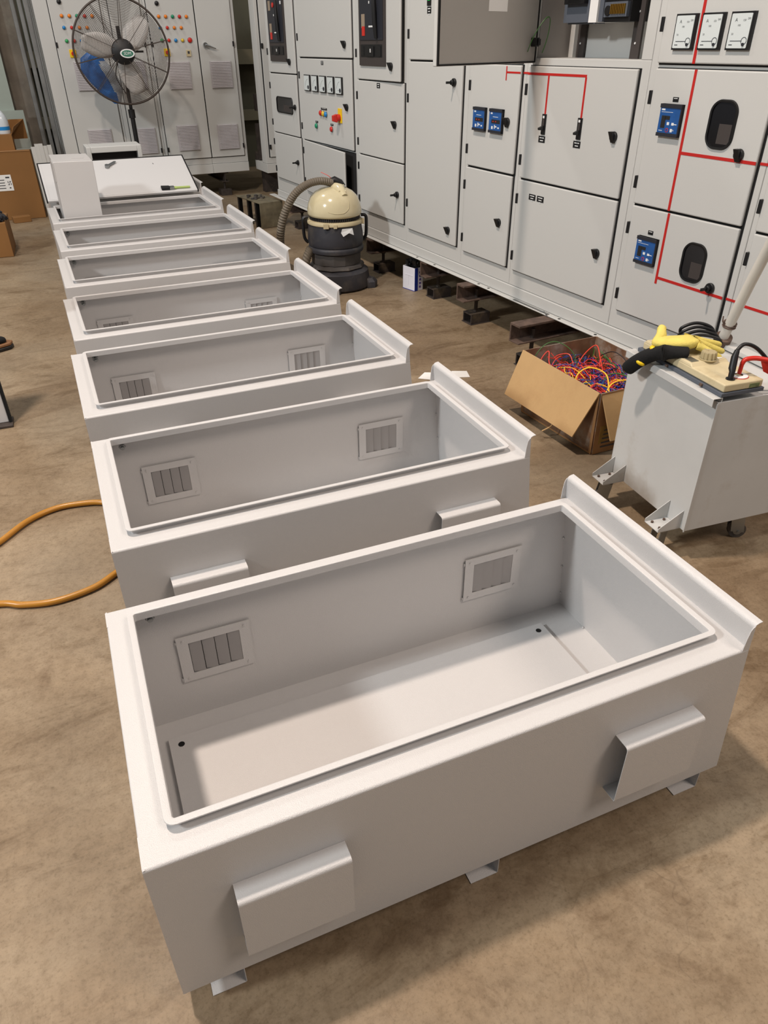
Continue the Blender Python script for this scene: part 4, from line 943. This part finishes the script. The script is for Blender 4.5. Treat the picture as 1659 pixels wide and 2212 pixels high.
m = MB(); m.lathe([(.026, 0), (.026, .0025), (.018, .004), (.012, .004)], (.096, .048, .036), 28); m.mi = 1; m.lathe([(.028, 0), (.028, .0012), (.026, .0012)], (.096, .048, .036), 28); m.build('socket_ring', [M['white'], M['red']], r2, smooth=40)
m = MB(); m.lathe([(.013, 0), (.013, .003), (.008, .003)], (.055, .035, .036), 20); m.build('socket_black', M['blk'], r2)
MB().box(.100, .135, .0015, .003, .016, .028).build('side_label', mat('dull_green_label', rgb(110,120,80), .7, noise=.4, nscale=60), r2, smooth=0)
m = MB(); m.box(-.002, .004, .08, .09, .003, .010).box(-.002, .004, .24, .25, .003, .010); m.build('clip', M['rust'], r2)
c_, s_ = math.cos(TR), math.sin(TR); TW = lambda x, y, z: (1.729+x*c_-y*s_, .706+x*s_+y*c_, z)
o = MB().tube([TW(.055,.035,.615), TW(.057,.037,.635), TW(.062,.045,.642), TW(.07,.055,.672), TW(.078,.06,.69)], [.008, .0085, .0105, .010, .007], 12).tube(smooth_path([TW(.078,.06,.69), TW(.10,.06,.705), TW(.14,.05,.69), TW(.19,.03,.64), TW(.215,.01,.60), TW(.235,.02,.583)], 8), .0055, 8).build('welding_cable', M['blk'], smooth=60); tag(o, 'black cable plug curving over the cream welding machine', 'cable')
o = MB().tube([TW(.096,.048,.62), TW(.098,.049,.65)], .006, 10).tube(smooth_path([TW(.098,.049,.65), TW(.105,.045,.664), TW(.135,.03,.668), TW(.175,.01,.655), TW(.20,.0,.61), TW(.215,-.001,.584)], 8), [.007]*41, 8).build('welding_cable', M['red'], smooth=60); tag(o, 'red cable plug with a lead on the right end of the welding machine', 'cable')
m = MB(); A_, B_, C_, D_ = TW(.14,.03,.667), TW(.185,.012,.664), TW(.21,.0,.60), TW(.165,.03,.625)
m.add([A_, B_, C_, D_], [(0,1,2,3)]); o = m.build('cable_tag', M['red'], smooth=0, fix=False); so = o.modifiers.new('t','SOLIDIFY'); so.thickness = .0012; tag(o, 'flat red plastic tag hanging on the red welding lead', 'tag')
for i in range(4):
    o = MB().tube(smooth_path([TW(.16+.02*i,.44+.006*i,.583), TW(.20,.40+.014*i,.600+.006*i), TW(.24,.385+.012*i,.608+.010*i), TW(.285,.36+.012*i,.600+.008*i), TW(.30,.35+.01*i,.582)], 8), .0055, 8).build('black_cable', M['blk'], smooth=60)
    tag(o, 'black cable bundled at the foot of the slanting trolley pipe', 'cable', 'black cables at the pipe foot')

# work glove: yellow back with five fingers, black palm and cuff folded over the near rim
def skin(name, verts, edges, mt, parent, sub=2):
    me = bpy.data.meshes.new(name); me.from_pydata([v[0] for v in verts], edges, []); o = bpy.data.objects.new(name, me); COL.objects.link(o)
    me.materials.append(mt); s = o.modifiers.new('skin', 'SKIN'); s.use_smooth_shade = True
    for i, v in enumerate(verts):
        sv = me.skin_vertices[0].data[i]; sv.radius = v[1]; sv.use_root = (i == 0)
    q = o.modifiers.new('sub', 'SUBSURF'); q.levels = sub; q.render_levels = sub
    if parent: o.parent = parent
    return o
r = empty('work_glove', (1.785, .918, .598), 0, 'yellow and black work gloves draped over the back of the welding machine', 'glove')
G = lambda x, y, z: (x-1.78, y-.90, z-.60)
V = [(G(1.765,.955,.655),(.042,.018)), (G(1.80,.93,.658),(.045,.018)), (G(1.735,.985,.645),(.036,.017)),
     (G(1.85,.935,.652),(.017,.012)), (G(1.90,.925,.640),(.0115,.0105)), (G(1.94,.92,.628),(.0105,.010)),
     (G(1.845,.912,.650),(.015,.012)), (G(1.885,.89,.634),(.0115,.0105)), (G(1.915,.88,.622),(.0105,.0095)),
     (G(1.83,.893,.645),(.014,.012)), (G(1.855,.865,.630),(.0115,.0105)), (G(1.875,.85,.618),(.010,.0095)),
     (G(1.855,.955,.650),(.013,.011)), (G(1.90,.955,.636),(.011,.010)), (G(1.925,.95,.626),(.010,.009)),
     (G(1.765,1.0,.660),(.016,.015)), (G(1.772,1.018,.672),(.016,.015)), (G(1.785,1.022,.680),(.014,.013))]
skin('glove_back', V, [(0,1),(0,2),(1,3),(3,4),(4,5),(1,6),(6,7),(7,8),(1,9),(9,10),(10,11),(1,12),(12,13),(13,14),(2,15),(15,16),(16,17)], M['gloveY'], r)
V = [(G(1.755,.925,.636),(.040,.022)), (G(1.79,.905,.634),(.034,.02)), (G(1.735,.945,.632),(.036,.022)), (G(1.712,.985,.606),(.026,.026)), (G(1.690,1.005,.583),(.020,.026)), (G(1.684,1.03,.555),(.015,.026)), (G(1.684,1.045,.535),(.013,.024))]
skin('glove_palm_and_cuff', V, [(0,1),(0,2),(2,3),(3,4),(4,5),(5,6)], M['gloveK'], r)
V = [(G(1.712,.965,.630),(.016,.008)), (G(1.722,.985,.636),(.013,.007))]
skin('cuff_lining', V, [(0,1)], M['yellow'], r, 1)
V = [(G(1.688,.985,.592),(.008,.020)), (G(1.684,.99,.575),(.008,.018))]
skin('cuff_stripe', V, [(0,1)], M['yellow'], r, 1)

# ------------------------------------------------------------------ amber hose on the floor, left
hz = .0115
hp = [(-.9,1.15),(-.60,1.42),(-.42,1.62),(-.343,1.691),(-.254,1.792),(-.159,1.841),(-.063,1.837),(.01,1.81),(.07,1.74),(.105,1.62),(.10,1.48),(.05,1.39),(-.0,1.345),(-.068,1.299),(-.178,1.278),(-.27,1.299),(-.335,1.332),(-.50,1.36),(-.8,1.33)]
o = MB().tube(smooth_path([(x, y, hz) for x, y in hp], 8), .0105, 10).build('air_hose', M['hoseye'], smooth=60); tag(o, 'amber air hose curling out from under the second enclosure', 'hose')

# ------------------------------------------------------------------ things at the left edge
o = MB().box(-1.0, -.327, 2.70, 2.725, .013, 1.3).build('panel', M['paintw'], bevel=.002)
r = empty('leaning_panel', (0,0,0), 0, 'white panel with black gasket edge standing on a board at the left edge', 'panel')
o.parent = r
MB().box(-.3265, -.316, 2.692, 2.73, .0125, 1.302).build('edge_gasket', M['gap'], r)
o = MB().box(-1.1, -.312, 2.66, 2.76, 0, .012).build('wooden_board', M['rustd'], bevel=.002); tag(o, 'dark board on the floor under the white panel at the left edge', 'board')
r = empty('work_boot', (-.445, 3.74, 0), R(20), 'black round-toed work boot with a tan rand at the left edge', 'boot')
m = MB(); pr = [(-.14,0),(-.13,.032),(-.06,.042),(.05,.046),(.11,.036),(.135,0),(.11,-.036),(.05,-.046),(-.06,-.042),(-.13,-.032)]
m.prz(pr, 0, .022); m.build('sole', M['blk'], r, bevel=.006); m = MB(); m.prz([(x*.99, y*.98) for x, y in pr], .0225, .04); m.build('rand', mat('tan_rand', rgb(130,92,60), .7), r, bevel=.005)
skin('upper', [((-.09,0,.075),(.034,.036)), ((-.03,0,.07),(.038,.034)), ((.05,0,.055),(.038,.026)), ((.105,0,.05),(.03,.020)), ((-.095,0,.15),(.036,.04))], [(0,1),(1,2),(2,3),(0,4)], M['gloveK'], r)

def carton(name, x0, x1, y0, y1, z0, z1, lab, rot=0, mt='cardbr', lid=True):
    r = empty(name, ((x0+x1)/2, (y0+y1)/2, z0), rot, lab, 'carton'); w, d, h = x1-x0, y1-y0, z1-z0
    m = MB().box(-w/2, w/2, -d/2, d/2, 0, h); m.build('body', M[mt], r, bevel=.004)
    return r, w, d, h
r, w, d, h = carton('cardboard_carton', -.90, -.058, 7.65, 8.15, 0, .60, 'large brown carton with a white shipping label in the far left corner')
m = MB(); m.box(w/2-.42, w/2-.225, -d/2-.002, -d/2, .265, .405); m.mi = 1
for k in range(4): m.box(w/2-.36, w/2-.29, -d/2-.0025, -d/2-.0018, .285+k*.024, .292+k*.024)
for i in range(4):
    for j in range(4):
        if (i*3+j*5) % 7 < 4: m.box(w/2-.265+i*.008, w/2-.258+i*.008, -d/2-.0025, -d/2-.0018, .315+j*.009, .322+j*.009)
m.box(w/2-.275, w/2-.24, -d/2-.0025, -d/2-.0018, .375, .388).box(w/2-.26, w/2-.245, -d/2-.0025, -d/2-.0018, .285, .295); m.build('shipping_label', [M['paper'], M['dkgrey']], r, smooth=0)
MB().box(-w/2+.002, w/2-.002, -d/2-.004, d/2, h, h+.006).build('lid_flap', M['cardin'], r)
# open carton on top of it
r = empty('cardboard_carton', (0,0,0), 0, 'smaller open brown carton standing on top of the large labelled carton', 'carton')
m = MB(); m.box(-.55, -.185, 7.70, 7.705, .607, .735).box(-.19, -.185, 7.705, 8.0, .607, .735).box(-.55, -.185, 8.0, 8.005, .607, .84).box(-.55, -.185, 7.705, 8.0, .607, .612); m.build('body', M['cardbr'], r, smooth=0)
m = MB(); m.add([(-.185,7.70,.735), (-.185,8.0,.735), (-.055,8.0,.842), (-.15,7.72,.80)], [(0,1,2,3)]); o = m.build('open_flap', M['cardbr'], r, smooth=0, fix=False); so = o.modifiers.new('t','SOLIDIFY'); so.thickness = .004
m = MB().box(-.185, -.055, 8.0, 8.004, .607, .842); m.build('rear_flap', M['cardbr'], r, smooth=0)
r = empty('metal_block', (-.105, 7.72, .607), .05, 'grey metal channel piece lying on the large carton beside the open one', 'metal part')
MB().box(-.07, .07, -.03, .06, .0, .006).box(-.07, .07, .055, .06, .006, .085).box(.066, .07, -.03, .055, .006, .085).build('channel', mat('galvanised_grey', rgb(128,130,122), .6, noise=.1), r, bevel=.001)
r = empty('water_bottle', (-.25, 7.85, .737), 0, 'clear round-shouldered water bottle with a blue band on the open carton', 'bottle')
MB().lathe([(.0001,0),(.06,0),(.062,.02),(.062,.10),(.05,.15),(.03,.18),(.015,.20),(.015,.215),(.0001,.215)], (0,0,0), 32).build('body', mat('clear_bottle', rgb(206,214,220), .1, spec=.8, coat=.5), r, smooth=60)
MB().lathe([(.0632,.03),(.0632,.06)], (0,0,0), 32).build('blue_band', M['blue'], r); MB().cyl((0,0,.2),(0,0,.225), .017, 16).build('cap', M['white'], r)
MB().box(-.55, -.185, 7.70, 7.98, .7352, .7368).build('x', M['cardbr']).name = 'carton_sheet'
tag(bpy.data.objects['carton_sheet'], 'flat cardboard sheet under the water bottle', 'cardboard')
r, w, d, h = carton('cardboard_block', -.36, -.20, 7.47, 7.56, 0, .055, 'small flat brown cardboard block on the floor before the large carton', .2)
r, w, d, h = carton('cardboard_carton', -.85, -.335, 6.06, 6.5, 0, .262, 'orange-brown carton on the floor at the left edge with black parts on top', -.02)
for i, (x, y, z, s_) in enumerate(((-.36,6.12,.30,.032), (-.40,6.20,.315,.04), (-.385,6.10,.285,.028), (-.34,6.2,.28,.022))):
    m = MB(); m.box(-s_, s_, -s_*.8, s_*.8, -s_*.6, s_*.6); m.cyl((0,-s_*.8,0), (0,-s_*1.3,0), s_*.4, 10)
    o = m.build('black_fitting', M['navy'], bevel=.004); o.location = (x, y, z); o.rotation_euler = (.3*i, .5-.3*i, .7*i); tag(o, 'small black moulded part heaped on the orange-brown carton at the left edge', 'fitting', 'black parts on the left carton')
# pale board and column
o = MB().box(-1.1, -.118, 8.28, 8.32, 0, 2.4).box(-1.1, -.04, 8.24, 8.28, 0, .90).build('partition_board', M['palegreen'], smooth=0); tag(o, 'pale grey-green board standing behind the cartons at the left', 'board')
o = MB().box(-.16, .118, 8.42, 8.75, 0, 5.5).build('concrete_column', M['conc'], bevel=.015); tag(o, 'rough grey concrete column behind the cartons at the far left', 'column')
o = MB().box(.16, .42, 9.3, 9.6, 0, .55).build('dark_crate', M['insided'], bevel=.01); tag(o, 'black crate in the dark gap between the column and the rack', 'crate')

# ------------------------------------------------------------------ light
def area(name, loc, target, size, power, col, shape='DISK'):
    l = bpy.data.lights.new(name, 'AREA'); l.shape = shape; l.size = size; l.energy = power; l.color = col
    o = bpy.data.objects.new(name, l); COL.objects.link(o); o.location = loc
    o.rotation_euler = (Vector(target)-Vector(loc)).to_track_quat('-Z', 'Y').to_euler(); return o
WARM = (1.0, .84, .72); NEUT = (1.0, .96, .90); COOL = (.95, .99, 1.0)
area('high_bay_key', (-.85, 1.62, 6.3), (.3, 1.0, 0), .34, 305, WARM)
area('high_bay_right', (4.2, 5.2, 6.4), (2.0, 2.8, 0), .6, 45, NEUT)
area('high_bay_left', (-6.0, .5, 5.2), (1.5, 2.6, .6), .8, 350, COOL)
area('high_bay_far', (-1.0, 6.4, 6.4), (.6, 6.5, 0), .5, 85, NEUT)
area('rear_fill', (3.6, -3.2, 6.4), (2.0, -.2, 0), 2.4, 200, WARM)  # added soft fill behind the camera, brightens front faces and near floor
wd = bpy.data.worlds.new('hall'); scene.world = wd; wd.use_nodes = True
wd.node_tree.nodes['Background'].inputs[0].default_value = (.95, .97, 1.0, 1); wd.node_tree.nodes['Background'].inputs[1].default_value = .19

# ------------------------------------------------------------------ camera
cd = bpy.data.cameras.new('camera'); cam = bpy.data.objects.new('camera', cd); COL.objects.link(cam)
yaw, pitch, roll = .3943962966887333, .5797068675587862, -.008215818789877228
fw = Vector((math.sin(yaw)*math.cos(pitch), math.cos(yaw)*math.cos(pitch), -math.sin(pitch)))
rt = Vector((math.cos(yaw), -math.sin(yaw), 0)); up = rt.cross(fw)
r2_ = rt*math.cos(roll)+up*math.sin(roll); u2_ = -rt*math.sin(roll)+up*math.cos(roll)
cam.matrix_world = Matrix(((r2_.x, u2_.x, -fw.x, .10332), (r2_.y, u2_.y, -fw.y, -.67774), (r2_.z, u2_.z, -fw.z, 1.4402), (0,0,0,1)))
cd.sensor_fit = 'VERTICAL'; cd.sensor_height = 24.0; cd.lens = 1549.2117*24.0/2212; cd.clip_start = .02
scene.camera = cam
vs_ = scene.view_settings; vs_.view_transform = 'Standard'; vs_.look = 'None'; vs_.gamma = 1; vs_.exposure = 0; vs_.use_curve_mapping = False
